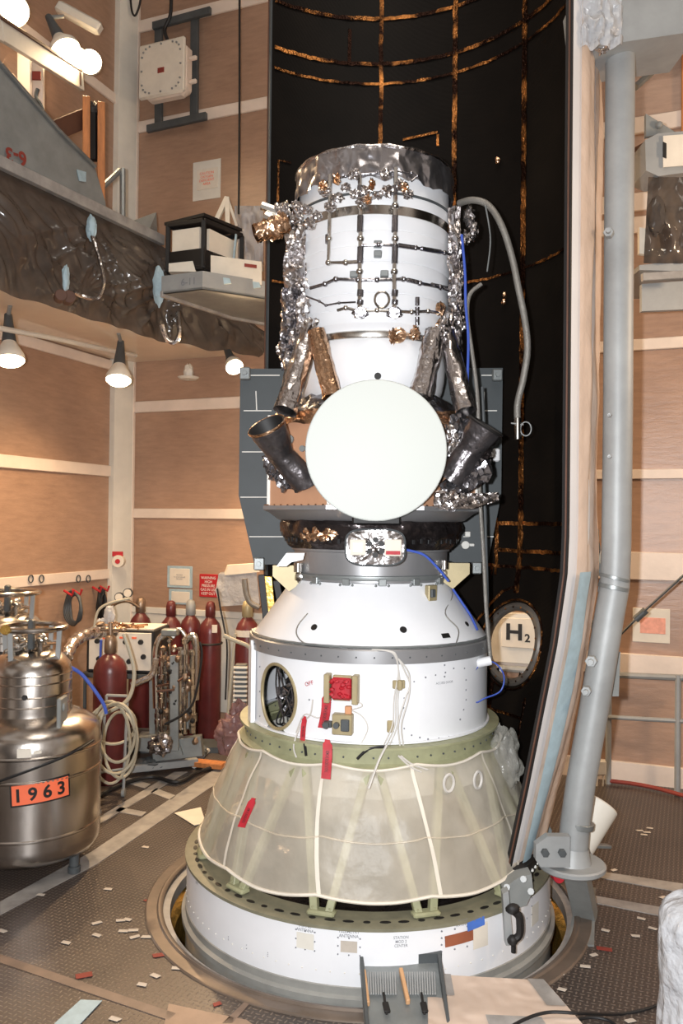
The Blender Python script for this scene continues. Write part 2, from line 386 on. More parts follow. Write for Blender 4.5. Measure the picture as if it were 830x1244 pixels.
def angz(p): return math.degrees(math.atan2(p.x-AX.x, p.y-AX.y)), p.z
def lerp_prof(prof):
    pr = sorted(prof)
    def f(z):
        if z <= pr[0][0]: return pr[0][1]
        for (z0, r0), (z1, r1) in zip(pr, pr[1:]):
            if z <= z1: return r0+(r1-r0)*(z-z0)/(z1-z0+1e-9)
        return pr[-1][1]
    return f
def patch(mb, px, py, w, h, rf, t=.004, lift=.002, tilt=0):
    """thin patch following the round surface, w x h metres, centred on a pixel"""
    f = rf if callable(rf) else (lambda z: rf)
    th, z = angz(hit(px, py, rf)); n = max(2, int(w/.02)); r = f(z)
    c, s_ = math.cos(tilt), math.sin(tilt)
    def at(x, y, k):
        x, y = x*c-y*s_, x*s_+y*c; return rp(th-math.degrees(x/r), z+y, f(z+y)+lift+k)
    top = [(-w/2+w*i/n) for i in range(n+1)]
    loop = [(x, h/2) for x in top]+[(x, -h/2) for x in reversed(top)]
    vs = [at(x, y, t) for x, y in loop]+[at(x, y, -.001) for x, y in loop]; m = len(loop); k = n+1
    fs = [(i, i+1, m-2-i, m-1-i) for i in range(n)]+[(i, (i+1) % m, m+(i+1) % m, m+i) for i in range(m)]
    return mb.add(vs, fs)
def surf_text(mb, px, py, txt, size, rf, lift=.004, sx=1.0, tilt=0):
    f = rf if callable(rf) else (lambda z: rf)
    th, z = angz(hit(px, py, rf)); r = f(z); c, s_ = math.cos(tilt), math.sin(tilt)
    def at(x, y):
        x, y = x*c-y*s_, x*s_+y*c; return rp(th-math.degrees(x/r), z+y, f(z+y)+lift)
    return mb.text(txt, size, at, sx=sx)
# ================================================================ THE SETTING
X3, Y3, Z3 = Vector((1, 0, 0)), Vector((0, 1, 0)), Vector((0, 0, 1))
CN = Vector((-2.746, 10.4, 0))                      # far corner of the room
e1 = Vector((.931, -.365, 0)); e2 = Vector((-.365, -.931, 0))
n1 = e2.copy(); n2 = e1.copy()                      # inward normals of back wall / left wall
def W1(s, z, off=0): return CN+e1*s+n1*off+Z3*z
def W2(s, z, off=0): return CN+e2*s+n2*off+Z3*z
def w1px(px, py, off=0): p = PP(px, py, CN+n1*off, n1); return (p-CN).dot(e1), p.z
def w2px(px, py, off=0): p = PP(px, py, CN+n2*off, n2); return (p-CN).dot(e2), p.z
def slabw(mb, W, s0, s1, z0, z1, d, off=0): return mb.box((W((s0+s1)/2, (z0+z1)/2, off+d/2)), (s1-s0, d, z1-z0), (e1 if W is W1 else e2, n1 if W is W1 else n2, Z3), .006)
m = MB(); slabw(m, W1, -.2, 11, -.05, 11, .1, -.1); m.build('wall_back', M['ply'], kind='structure')
m = MB(); slabw(m, W2, -.2, 6.0, -.05, 11, .1, -.1); m.build('wall_left', M['ply'], kind='structure')
# floor with the round opening
HR = 1.37
def floor_fn():
    mb = MB(); n = 96; ring = [rp(360*k/n, 0, HR) for k in range(n)]; outer = []
    for k in range(n):
        a = math.radians(360*k/n); dx, dy = math.sin(a), math.cos(a)
        t = 99
        for (bx, lo, hi) in ((0, -5.2, 8.5), (1, 1.4, 11.2)):
            c0 = (AX.x, AX.y)[bx]; dd = (dx, dy)[bx]
            if dd > 1e-6: t = min(t, (hi-c0)/dd)
            elif dd < -1e-6: t = min(t, (lo-c0)/dd)
        outer.append(Vector((AX.x+dx*t, AX.y+dy*t, 0)))
    mb.add(ring+outer+[v-Z3*.05 for v in ring], [(k, (k+1) % n, n+(k+1) % n, n+k) for k in range(n)]+[(k, (k+1) % n, 2*n+(k+1) % n, 2*n+k) for k in range(n)])
    # square corners of the plan
    for cx, cy in ((-5.2, 1.4), (8.5, 1.4), (8.5, 11.2), (-5.2, 11.2)):
        best = sorted(range(n), key=lambda k: (outer[k]-Vector((cx, cy, 0))).length)[:2]
        a, b = sorted(best); 
        if b-a > 2: a, b = b, a
        mb.add([outer[a], outer[b], (cx, cy, 0)], [(0, 1, 2)])
    return mb
floor_fn().build('floor', M['plate'], kind='structure', origin=(0, 0, 0))
m = MB(); m.lathe([(HR+.01, -.04), (HR, .012), (HR+.015, .022), (HR+.03, .022), (HR+.04, .012), (HR+.105, .012), (HR+.115, .005), (HR+.12, -.01)], AX, 128)
m.build('trim_1', M['ringbrown'], kind='structure')
m = MB(); m.lathe([(HR-.045, -.1), (HR-.045, -.02), (HR+.0, -.015), (HR+.0, -.1)], AX, 96); m.build('trim_2', M['seam'], kind='structure')
m = MB(); m.lathe([(HR+.02, -.05), (HR+.01, -.14), (1.30, -.20), (1.29, -1.3), (.3, -1.31)], AX, 64, capb=True); m.build('wall_pit', M['gold'], kind='structure')
for s_, (th0, ln) in enumerate(((262, 10), (275, 9), (88, 9))):
    pass
# corner post and wall strips
k = 3
def trim(mb, mt='cream'):
    global k; mb.build('trim_%d' % k, M[mt], kind='structure'); k += 1
m = MB(); m.slab([W1(0, -.0, 0), W1(.16, 0, 0), W1(.16, 0, .07), CN+e1*.07+e2*.30, CN+e2*.30], Z3*10.9); trim(m, 'creamw')
m = MB(); s0, _ = w1px(165, 500); slabw(m, W1, s0-.05, s0+.0, 0, 10.9, .05); trim(m, 'cream')
def strip1(px, py, hpx, s_a=.16, s_b=10.5, d=.03, mt='cream'):
    _, za = w1px(px, py-hpx/2); _, zb = w1px(px, py+hpx/2); mb = MB(); slabw(mb, W1, s_a, s_b, zb, za, d); trim(mb, mt)
def strip2(px, py, hpx, s_a=.3, s_b=6, d=.03, mt='cream'):
    _, za = w2px(px, py-hpx/2); _, zb = w2px(px, py+hpx/2); mb = MB(); slabw(mb, W2, s_a, s_b, zb, za, d); trim(mb, mt)
sm = w1px(560, 600)[0]
for a in ((230, 492, 14), (230, 624, 12), (245, 141, 14), (250, 14, 15)): strip1(*a, s_b=sm)
for a in ((64, 566, 15), (64, 703, 13), (78, 428, 13), (60, 60, 14)): strip2(*a)
strip1(250, 745, 8, s_b=sm, mt='creamw')
_, zl = w1px(250, 745); m = MB(); slabw(m, W1, .16, 4.2, .25, zl, .012); trim(m, mt='creamw')
m = MB(); slabw(m, W1, .16, 10.5, .0, .16, .03); m.build('baseboard_back', M['creamw'], kind='structure')
m = MB(); slabw(m, W2, .3, 6, .0, .16, .03); m.build('baseboard_left', M['creamw'], kind='structure')
for a in ((800, 418, 14), (800, 576, 12), (800, 688, 34), (790, 808, 26), (800, 942, 26), (800, 150, 20), (795, 244, 22), (795, 272, 20)): strip1(*a, s_a=sm+.01, d=.04)
sv = w1px(828, 100)[0]; m = MB(); slabw(m, W1, sv, sv+.12, w1px(828, 190)[1], 10.9, .08); trim(m, 'wood')
# soffit under the work platform and its edge line
ZS = 4.50; E0 = P(-120, 628-282*1.25, 6.0); E0.z = ZS
EA = Vector((-2.87, 6.94, ZS)); EB = Vector((-1.97, 8.75, ZS)); EC = Vector((-.99, 9.62, ZS)); EZ = EA+(EA-EB)*1.1
m = MB(); m.slab([EZ, EA, EB, EC, CN+e1*2.2+Z3*ZS, CN+Z3*ZS+e1*.02+e2*.02, W2(5.6, ZS)], Z3*.05); m.build('ceiling', M['soffit'], kind='structure')
# seams and bands in the floor
def floorband(pts, mt='seam', z=.004):
    mb = MB(); mb.slab([PZ(x, y, 0.0005) for x, y in pts], Z3*z); trim(mb, mt)
floorband([(0, 1096), (0, 1112), (118, 1050), (290, 934), (262, 934), (110, 1036)])
floorband([(122, 992), (122, 1001), (228, 938), (212, 938)])
floorband([(156, 945), (150, 950), (176, 958), (183, 953)])
floorband([(190, 958), (183, 963), (207, 972), (214, 967)])
floorband([(146, 981), (140, 986), (172, 992), (178, 987)])
floorband([(0, 1160), (0, 1170), (205, 1240), (214, 1232)], 'seambrown')
floorband([(205, 1220), (196, 1262), (330, 1262), (300, 1240)], 'tanfloor')
floorband([(722, 1058), (730, 1067), (830, 1085), (830, 1074)])
floorband([(708, 1086), (716, 1096), (812, 1115), (806, 1103)])
floorband([(270, 1244), (300, 1215), (306, 1217), (282, 1244)], 'seambrown')
# ================================================================ FLOOR SCRAPS
def scrap(px, py, w, h, mt, label, grp, rot=None, cat='tape scrap'):
    c = PZ(px, py, .0045); a = rot if rot is not None else random.uniform(-.6, .6); mb = MB()
    u = Vector((math.cos(a), math.sin(a), 0)); v = Vector((-math.sin(a), math.cos(a), 0))
    pts = [c+u*w/2*sx+v*h/2*sy+u*random.uniform(-.006, .006) for sx, sy in ((-1, -1), (1, -1), (1, 1), (-1, 1))]
    mb.slab(pts, Z3*.002); return tag(mb.build('tape_scrap', M[mt], smooth=0), label, cat, grp)
for x, y in ((50, 1087), (132, 1080), (3, 1131), (80, 1145), (118, 1121), (118, 1136), (147, 1118), (155, 1117), (150, 1131), (162, 1130), (164, 1138), (178, 1138), (215, 1162), (214, 1176), (188, 1185), (173, 1196), (140, 1238), (177, 1029)):
    scrap(x, y, .055, .03, 'scrap', 'small pale tape scrap stuck to the metal floor left of the round opening', 'pale tape scraps left of the opening')
for x, y in ((777, 1009), (786, 1011), (790, 1006), (783, 1014), (746, 1057), (735, 1130), (773, 1137), (780, 1116), (794, 1128), (722, 1160), (711, 1174), (681, 1183), (696, 1168), (683, 1202), (806, 1090), (766, 1240)):
    scrap(x, y, .05, .028, 'scrap', 'small pale tape scrap stuck to the metal floor right of the round opening', 'pale tape scraps right of the opening')
scrap(101, 1185, .09, .05, 'redscrap', 'larger dark red scrap on the floor at lower left', None)
scrap(195, 1160, .09, .04, 'redscrap', 'dark red scrap on the floor just left of the opening rim', None, .3)
scrap(178, 1094, .03, .025, 'redscrap', 'tiny dark red dot scrap on the floor between tank and opening', None)
scrap(263, 1220, .04, .03, 'redscrap', 'small dark red scrap on the floor near the bottom brown seam', None)
scrap(735, 1153, .09, .04, 'redscrap', 'dark red scrap on the floor right of the round opening', None, -.3)
scrap(706, 1141, .05, .03, 'gold', 'small yellow scrap beside the opening rim at right', None, .2)
mb = MB(); mb.slab([PZ(x, y, .006) for x, y in ((66, 1244), (98, 1215), (124, 1216), (92, 1250))], Z3*.003)
tag(mb.build('tape_strip', M['paletape'], smooth=0), 'wide pale blue tape strip on the floor at bottom left', 'tape')
mb = MB(); mb.slab([PZ(x, y, .006) for x, y in ((212, 988), (244, 981), (250, 1000), (236, 1003))], Z3*.004)
tag(mb.build('paper_sheet', M['paper'], smooth=0), 'crumpled pale sheet on the floor left of the translucent skirt', 'paper')
# ================================================================ STAGE RING (bottom)
ring = thing('stage_ring', 'wide white cylindrical rocket stage ring standing in the round floor opening', 'rocket stage', AX+Z3*-.9)
RB = 1.22; ZB0, ZB1 = .03, .355
m = MB(); m.lathe([(RB-.01, .03), (RB, .032), (RB, .34), (RB-.004, .345), (RB-.02, .345)], AX, 160); m.build('skin', M['white'], ring)
m = MB(); m.lathe([(RB+.004, -.9), (RB+.004, -.06), (RB+.03, -.05), (RB+.03, -.02), (RB+.006, -.01), (RB+.006, .03), (RB, .034)], AX, 160); m.build('lower_flange', M['ringlow'], ring)
m = MB(); m.lathe([(RB-.19, .335), (RB-.19, .352), (RB-.01, .357), (RB+.012, .352), (RB+.012, .335), (RB, .33)], AX, 160); fl = m.build('top_flange', M['flange'], ring)
m = MB()
for q in range(72):
    c = rp(q*5+2, .3575, RB-.055); a = math.radians(q*5+2); u = Vector((math.cos(a), -math.sin(a), 0)); v = Vector((math.sin(a), math.cos(a), 0))
    w = .032 if q % 3 else .02
    m.slab([c+u*w*math.cos(t)+v*.014*math.sin(t) for t in [2*PI*j/10 for j in range(10)]], Z3*.0015)
m.build('lightening_hole', M['ink'], ring)
m = MB()
for q in range(96):
    c = rp(q*3.75, .105, RB); m.lump(c, (.005, .005, .005), q, 0, 1)
m.build('rivet', M['creamw'], ring)
m = MB(); m.lathe([(.0, .24), (.5, .25), (.9, .26), (RB-.2, .30), (RB-.17, .33)], AX, 64)
for i, v in enumerate(m.v): v.z += .05*noise.noise(v*6)+.03*noise.noise(v*15)
m.build('inner_blanket', M['foilblk'], ring)
# marks on the ring
m = MB()
for q in ((371, 1127, 'S-BAND\nANTENNA', .04), (424, 1134, 'TELEMETRY\nANTENNA', .042), (487, 1143, 'STATION\nMOD 2\nCENTER', .06), (562, 1120, 'RANGE\nANTENNA', .035), (240, 1070, 'UHF\nANT', .04)):
    m = MB(); surf_text(m, *q, RB, sx=.9); m.build('lettering', M['greyink'], ring, smooth=0)
def dots(mb, px, py, w, h, r=.006, n=3):
    th, z = angz(hit(px, py, RB))
    for i in range(n+1):
        for j in range(n+1):
            if 0 < i < n and 0 < j < n: continue
            if i % n and j % n == 0 and n > 2 and i % 2: pass
            c = rp(th+math.degrees((i/n-.5)*w/RB), z+(j/n-.5)*h, RB+.001); mb.lump(c, (r, r, r), 1, 0, 1)
m = MB(); dots(m, 371, 1142, .11, .10, .005, 2); dots(m, 424, 1150, .12, .09, .005, 2); dots(m, 560, 1139, .24, .11, .006, 3); dots(m, 300, 1150, .3, .02, .003, 2); dots(m, 640, 1105, .12, .1, .005, 2)
m.build('screw', M['greyink'], ring)
m = MB(); patch(m, 371, 1143, .10, .085, RB, .001); patch(m, 650, 1110, .1, .12, RB, .001); m.build('antenna_window', M['creamw'], ring)
m = MB(); patch(m, 424, 1150, .09, .06, RB, .002); m.build('pink_window', M['scrap'], ring)['label'] = 'faint pink antenna window'
m = MB(); patch(m, 560, 1139, .20, .06, RB, .004, tilt=.05); m.build('brown_patch', M['bronze'] if 0 else mat('rust_brown', srgb(146, 84, 58), .6, var=.1), ring)['label'] = 'rust brown rectangular patch'
m = MB(); patch(m, 583, 1136, .10, .13, RB, .003, .005, tilt=.03); m.build('clear_tape', M['paper'], ring)
m = MB(); patch(m, 577, 1121, .115, .05, RB, .003, .009, tilt=.12); m.build('blue_tape', M['bluetape'], ring)['label'] = 'bright blue tape piece'
# ---- green truss frame between stage ring and adapter
R1, ZT, RG = .80, 1.235, .845
truss = thing('truss_frame', 'green primed open truss frame carrying the white adapter, inside the translucent skirt', 'truss', AX+Z3*.357)
m = MB(); m.lathe([(.74, 1.10), (RG+.03, 1.095), (RG+.035, 1.105), (RG+.01, 1.115), (RG, 1.125), (RG, 1.20), (RG+.035, 1.21), (RG+.035, 1.225), (.74, 1.228)], AX, 128); m.build('top_ring', M['green'], truss)
m = MB()
for q in range(60): m.cyl(rp(q*6, 1.16, RG-.005), rp(q*6, 1.16, RG+.006), .006, n=8)
m.build('ring_bolt', M['dkgrey'], truss)
for q in range(12):
    tb = 15+30*q
    for sgn in (-1, 1):
        a = rp(tb+sgn*2.0, .36, 1.12); b = rp(tb+sgn*13, 1.10, .85)
        m = MB(); m.bar(a, b, .045, .045, upv=(rp(tb, 0, 1)-AX)); m.build('strut', M['green'], truss)
    m = MB(); c = rp(tb, .372, 1.12); o_ = (rp(tb, 0, 1)-AX); t_ = Vector((o_.y, -o_.x, 0)); m.box(c, (.16, .07, .03), (t_, o_, Z3), .01)
    m.cyl(c+t_*.05, c+t_*.05+Z3*.03, .012, n=8); m.cyl(c-t_*.05, c-t_*.05+Z3*.03, .012, n=8); m.build('foot_fitting', M['green'], truss)
m = MB(); m.lathe([(.80, .9), (.80, 1.09)], AX, 48); m.lathe([(.80, 1.0), (.62, .75), (.4, .6), (.0, .58)], AX, 48)
for v in m.v: v += Vector((noise.noise(v*7), noise.noise(v*7+Vector((9, 0, 0))), noise.noise(v*6)))*.03
m.build('grey_blanket', M['creamw'], truss)
# ---- translucent skirt
skz0, skz1 = .47, 1.13
def skr(t): return 1.135+(.865-1.135)*t
NP = 11
def skirt_fn(u, v, off=0):
    th = 360*u; g = abs(math.sin(math.radians(th*NP/2)))        # gores pull in between the ties
    zt = skz1-.035*(1-math.cos(math.radians(th-180+30)))*.3-.03*g; zb = skz0-.03*g+.02*noise.noise(Vector((u*9, 3, 0)))
    z = zb+(zt-zb)*v; r = skr(v)+.03*math.sin(PI*v)*(1-.6*g)+.012*g*math.sin(PI*v)+.018*noise.noise(Vector((math.cos(math.radians(th))*7, math.sin(math.radians(th))*7, v*4)))*math.sin(PI*(.1+.85*v))+off
    if v > .94: r += .02*(v-.94)/.06
    return rp(th, z, r)
sk = thing('protective_skirt', 'translucent gauze skirt tied round the truss above the white stage ring', 'protective cover', AX+Z3*.45)
m = MB(); m.grid(skirt_fn, 330, 26, True); m.build('gauze_panel', M['net'], sk, smooth=180)
for v_, r_ in ((0, .010), (1.0, .009), (.44, .005)):
    m = MB(); m.tube([skirt_fn(i/240, v_, .004) for i in range(240)], r_, 6, closed=True); m.build('hem', M['net'] if v_ == .44 else M['paper'], sk)
for q in range(NP):
    m = MB(); u0 = q/NP
    m.grid(lambda a, b: skirt_fn(u0+(a-.5)*.0035+.008*math.sin(b*2+q), b, .006), 2, 24); m.build('seam_tape', M['paper'], sk)
m = MB()
for px, py in ((545, 951), (579, 947)):
    c = hit(px, py, 1.0-.05); th, z = angz(c)
    m.tube([rp(th+3.4*math.cos(t)*.62, z+.05*math.sin(t), 1.03-(z-.8)*.35) for t in [2*PI*j/24 for j in range(24)]], .009, 6, closed=True)
m.build('reinforcing_ring', M['whitecable'], sk)
m = MB(); m.lump(P(612, 925, 5.35), (.11, .09, .22), 5, .35, 4, 2.0); m.build('loose_gather', M['clear'], sk, smooth=50)
# loose ties hanging from the hem
for px, x2 in ((315, 300), (398, 395), (208+100, 306)): pass
# ---- payload adapter
pa_prof = [(1.228, R1+.02), (1.235, R1), (1.70, R1), (1.70, R1+.022), (1.785, R1+.022), (1.79, R1-.01), (2.13, .545), (2.15, .535), (2.16, .53)]
pa_r = lerp_prof([(z, r) for z, r in [(1.228, R1), (1.70, R1), (1.701, R1+.022), (1.785, R1+.022), (1.79, R1-.01), (2.13, .545), (2.16, .53)]])
pa = thing('payload_adapter', 'white cylindrical and conical payload adapter with grey belt, under the satellite', 'adapter', AX+Z3*1.23)
m = MB(); m.lathe([(R1-.04, 1.229), (R1+.015, 1.229), (R1+.015, 1.236), (R1, 1.24), (R1, 1.70)], AX, 160)
def ovalhole(mb, th0, z0, w, h):
    pass
# cylinder wall with an oval hatch on the left
mc = MB(); HT, HZ = angz(hit(336, 846, R1)); HW, HH = .175, .20
nU, nV = 240, 40
def inh(th, z, k=1.0):
    dx = math.radians(((th-HT+180) % 360)-180)*R1; return (dx/(HW*k))**2+((z-HZ)/(HH*k))**2
vs = [rp(360*i/nU, 1.24+.46*j/nV, R1) for j in range(nV+1) for i in range(nU)]
def snap(i, j):
    th = 360*i/nU; z = 1.24+.46*j/nV; q = math.sqrt(inh(th, z)); 
    if .86 < q < 1.14:
        dx = math.radians(((th-HT+180) % 360)-180)/q; return rp(HT+math.degrees(dx), HZ+(z-HZ)/q, R1)
    return rp(th, z, R1)
vs = [snap(i, j) for j in range(nV+1) for i in range(nU)]
fs = [(j*nU+i, j*nU+(i+1) % nU, (j+1)*nU+(i+1) % nU, (j+1)*nU+i) for j in range(nV) for i in range(nU) if inh(360*(i+.5)/nU, 1.24+.46*(j+.5)/nV) > .96]
mc.add(vs, fs); mc.lathe([(R1-.04, 1.229), (R1+.015, 1.229), (R1+.015, 1.238), (R1, 1.241)], AX, 160); mc.build('cylinder_wall', M['white'], pa)
m = MB(); m.tube([rp(HT+math.degrees(HW*math.cos(t)/R1), HZ+HH*math.sin(t), R1) for t in [2*PI*j/48 for j in range(48)]], .011, 8, closed=True); m.build('hatch_rim', M['olive'], pa)
m = MB(); m.lathe([(R1-.25, 1.25), (R1-.25, 1.72), (.0, 1.72)], AX, 48); m.build('dark_interior', M['foilblk'], pa)
m = MB(); random.seed(3)
for q in range(16):
    th = HT+random.uniform(-13, 13); z = HZ+random.uniform(-.17, .17); m.lump(rp(th, z, R1-.15+random.uniform(-.04, .03)), (.05, .05, .04), q, .5, 2)
for q in range(7): m.tube(smoothpts([rp(HT-14+random.uniform(0, 28), HZ+random.uniform(-.2, .2), R1-.09) for _ in range(4)], 5), .006, 6)
m.build('hatch_contents', M['foild'], pa, smooth=20)
m = MB(); m.lathe([(R1+.0, 1.70), (R1+.022, 1.703), (R1+.022, 1.78), (R1+.015, 1.788), (R1-.02, 1.79)], AX, 160); m.build('belt', M['band'], pa)
m = MB()
for q in range(48): m.lump(rp(q*7.5, 1.742, R1+.022), (.006, .006, .006), q, 0, 1)
m.build('belt_rivet', M['dkgrey'], pa)
m = MB(); m.lathe([(R1-.01, 1.79), (.545, 2.13), (.535, 2.155), (.50, 2.16)], AX, 160); m.build('cone_wall', M['white'], pa)
m = MB()
for px, py, r_ in ((382, 762, .021), (490, 765, .022), (567, 758, .018)):
    c = hit(px, py, pa_r); th, z = angz(c); o_ = (rp(th, 0, 1)-AX); nn = (o_*.80+Z3*.6).normalized(); c = rp(th, z, pa_r(z)); m.cyl(c-nn*.01, c+nn*.004, r_, n=20)
m.build('vent_hole', M['ink'], pa)
m = MB(); patch(m, 541, 772, .06, .025, pa_r, .006); m.build('black_label', M['ink'], pa)
m = MB()
for px, py, w, h in ((420, 832, .075, .09),): pass
# brackets on the cylinder
def blockon(px, py, w, h, d, rf, mt, name, parent, bev=.004):
    th, z = angz(hit(px, py, rf)); r = rf(z) if callable(rf) else rf; o_ = (rp(th, 0, 1)-AX); t_ = Vector((-o_.y, o_.x, 0)); mb = MB()
    mb.box(rp(th, z, r+d/2-.002), (w, d, h), (t_, o_, Z3), bev); return mb, (rp(th, z, r), t_, o_)
m, fr = blockon(417, 835, .115, .15, .03, R1, 0, 0, 0)
c, t_, o_ = fr
b1 = m.build('connector_bracket', M['olive'], pa)
m = MB()
for sx in (-1, 1): m.box(c+t_*.085*sx+o_*.035, (.035, .07, .17), (t_, o_, Z3), .004)
m.build('bracket_flange', M['olive'], b1)
m = MB(); m.box(c+o_*.04, (.12, .03, .13), (t_, o_, Z3), .01)
random.seed(5)
for q in range(14): m.lump(c+o_*.06+t_*random.uniform(-.055, .055)+Z3*random.uniform(-.055, .055), (.016, .016, .013), q, .4, 2)
m.build('red_caps', M['red'], b1)['label'] = 'red protective connector caps'
m, fr = blockon(418, 878, .12, .12, .06, R1, 0, 0, 0); b2 = m.build('arming_box', M['olive'], pa); c, t_, o_ = fr
m = MB(); m.box(c+o_*.062+t_*.02, (.05, .02, .07), (t_, o_, Z3), .004); m.cyl(c+o_*.06-t_*.03, c+o_*.09-t_*.03, .018, n=14); m.cyl(c+o_*.06-t_*.09, c+o_*.10-t_*.09, .02, n=14); m.box(c+o_*.055-t_*.085+Z3*-.0, (.05, .04, .035), (t_, o_, Z3), .004); m.build('box_connector', M['dkgrey'], b2)
m, fr = blockon(424, 862, .04, .05, .03, R1, 0, 0, 0); m.build('orange_clip', mat('orange_clip', srgb(196, 140, 100), .5), pa)
m, fr = blockon(484, 831, .075, .05, .02, R1, 0, 0, 0); c, t_, o_ = fr; m.box(c+o_*.03, (.03, .03, .06), (t_, o_, Z3), .006); m.build('cable_clamp', M['olive'], pa)
m, fr = blockon(474, 882, .04, .07, .02, R1, 0, 0, 0); m.build('cable_clamp', M['olive'], pa)
m = MB()
for px, py in ((503, 828), (517, 823), (529, 820), (541, 817), (551, 812), (564, 812), (566, 826), (566, 838), (566, 850), (563, 862), (559, 874), (545, 895), (533, 897), (520, 898), (510, 896), (500, 893), (491, 885), (491, 848), (490, 860), (540, 808), (540, 822), (376, 850), (374, 830), (316, 810), (316, 840), (316, 870)):
    m.lump(hit(px, py, R1), (.007, .007, .007), px, 0, 1)
m.build('fastener', M['greyink'], pa)
m = MB(); surf_text(m, 540, 829, 'ACCESS DOOR', .014, R1); m.build('lettering', M['greyink'], pa, smooth=0)
m = MB(); surf_text(m, 376, 830, 'OFF', .025, R1, tilt=.35); m.build('red_lettering', M['red'], pa, smooth=0)
# white perforated door strip at the left edge
m = MB(); th, z = angz(hit(309, 835, R1)); o_ = (rp(th, 0, 1)-AX); t_ = Vector((-o_.y, o_.x, 0)); zc_ = 1.49
m.slab([rp(th, zc_, R1+.005)+t_*x+Z3*y+o_*d for x, y, d in ((-.03, -.27, .0), (.07, -.27, .0), (.07, .23, .0), (.045, .27, .0), (-.03, .20, .0))], o_*.03); m.build('flange_strip', M['white'], pa)
# cone top: clamp band brackets
m = MB()
for th_ in range(0, 360, 24):
    c = rp(th_+6, 2.165, .545); o_ = (rp(th_+6, 0, 1)-AX); t_ = Vector((-o_.y, o_.x, 0)); m.box(c, (.05, .03, .045), (t_, o_, Z3), .004); m.lump(c+t_*.04-Z3*.02, (.01, .01, .01), th_, 0, 1); m.lump(c-t_*.04-Z3*.02, (.01, .01, .01), th_, 0, 1)
m.build('band_clip', M['grey'], pa)
for px, py, sgn in ((346, 700, -1), (556, 697, 1)):
    c = P(px, py, 5.45); mb = MB(); mb.slab([c+Vector((x*sgn, 0, z)) for x, z in ((-.13, .07), (.08, .07), (.08, -.0), (-.03, -.10), (-.13, -.03))], Y3*.09); br = mb.build('separation_bracket', M['olive'], pa)
    mb = MB(); mb.cyl(c+Vector((-.09*sgn, -.03, .03)), c+Vector((-.09*sgn, -.03, .09)), .03, n=14); mb.lump(c+Vector((-.1*sgn, -.03, .0)), (.03, .03, .04), 3, .3, 2); mb.build('bolt_catcher', M['steel'], br)
m, fr = blockon(521, 720, .075, .10, .04, pa_r, 0, 0, 0); c, t_, o_ = fr; b3 = m.build('umbilical_bracket', M['olive'], pa)
m = MB(); m.box(c+o_*.045-t_*.01, (.035, .02, .05), (t_, o_, Z3), .003); m.build('socket', M['dkgrey'], b3)
# cable round the cone foot and loops over the cone
def pth(pts, rf, ex=.008, k_=6): return smoothpts([hit(x, y, rf, ex) for x, y in pts], k_)
m = MB(); m.tube([rp(a, 1.80, R1+.002+.004*math.sin(a)) for a in range(95, 268, 3)], .008, 6); m.build('perimeter_cable', M['grey'], pa)
m = MB(); m.tube(pth([(540, 700), (550, 722), (541, 745), (557, 765), (553, 785)], pa_r), .004, 6); m.tube(pth([(374, 745), (362, 760), (361, 772), (372, 782), (400, 786)], pa_r), .004, 6); m.build('sensor_wire', M['hose'], pa)
# white cables running down the cylinder
m = MB()
for dx in (0, 3, -3): m.tube(pth([(455+dx, 789), (478+dx*.5, 793), (484, 812), (484+dx*.6, 830), (481+dx*.8, 850), (480+dx, 880), (470+dx*1.2, 905)], lambda z: pa_r(z)+.01, .012), .0045, 6)
for dx in (0, 4): m.tube(pth([(484, 800), (492+dx, 816), (498, 832), (492+dx, 850), (484+dx, 880), (486+dx, 905), (487+dx, 918)], lambda z: R1+.02, .014), .005, 6)
m.tube(pth([(470, 905), (460, 925), (448, 958)], lambda z: .9+(1.12-z)*.4+.02), .007, 6)
m.tube(pth([(487, 918), (500, 928), (520, 935)], lambda z: .885), .006, 6); m.tube(pth([(484, 918), (497, 930), (512, 938)], lambda z: .885), .006, 6)
m.build('cable_bundle', M['whitecable'], pa)
m = MB(); m.tube(pth([(425, 862), (440, 870), (447, 885), (438, 905)], R1, .01), .004, 6); m.tube(pth([(380, 850), (377, 868), (366, 880), (357, 905), (360, 920)], lambda z: .86 if z < 1.23 else R1, .02), .005, 6); m.tube(pth([(400, 858), (388, 872), (370, 868), (360, 890)], R1, .02), .004, 6); m.tube(pth([(420, 850), (436, 853), (440, 858), (428, 862)], R1, .03), .004, 6)
m.build('lead_wire', M['whitecable'], pa)
m = MB(); m.tube(pth([(434, 922), (445, 912), (458, 908), (470, 907)], .855, .02), .009, 6); m.tube(pth([(372, 918), (371, 910), (370, 903)], .855, .02), .009, 6); m.build('black_cable', M['black'], pa)
m = MB(); m.tube(smoothpts([P(494, 668, 5.1), P(515, 674, 5.1), P(532, 690, 5.12), P(545, 706, 5.15)], 6), .008, 8); m.tube(pth([(545, 708), (560, 730), (572, 748), (580, 765)], pa_r, .015), .008, 8)
m.build('blue_cable', M['blue'], pa)
m = MB(); p0 = hit(584, 805, R1); m.tube(smoothpts([p0+Vector(q) for q in ((0, -.02, 0), (-.06, -.08, -.06), (-.07, -.08, -.16), (-.04, -.06, -.24), (.02, -.04, -.22), (.13, .0, -.18), (.15, .0, -.08), (.09, 0, .0), (0, -.02, .01))], 6), .005, 6); m.build('blue_wire_loop', M['blue'], pa)
m = MB(); m.cyl(p0+Vector((-.03, -.03, 0)), p0+Vector((.06, -.03, .02)), .03, n=12); m.build('connector_cap', M['white'], pa)
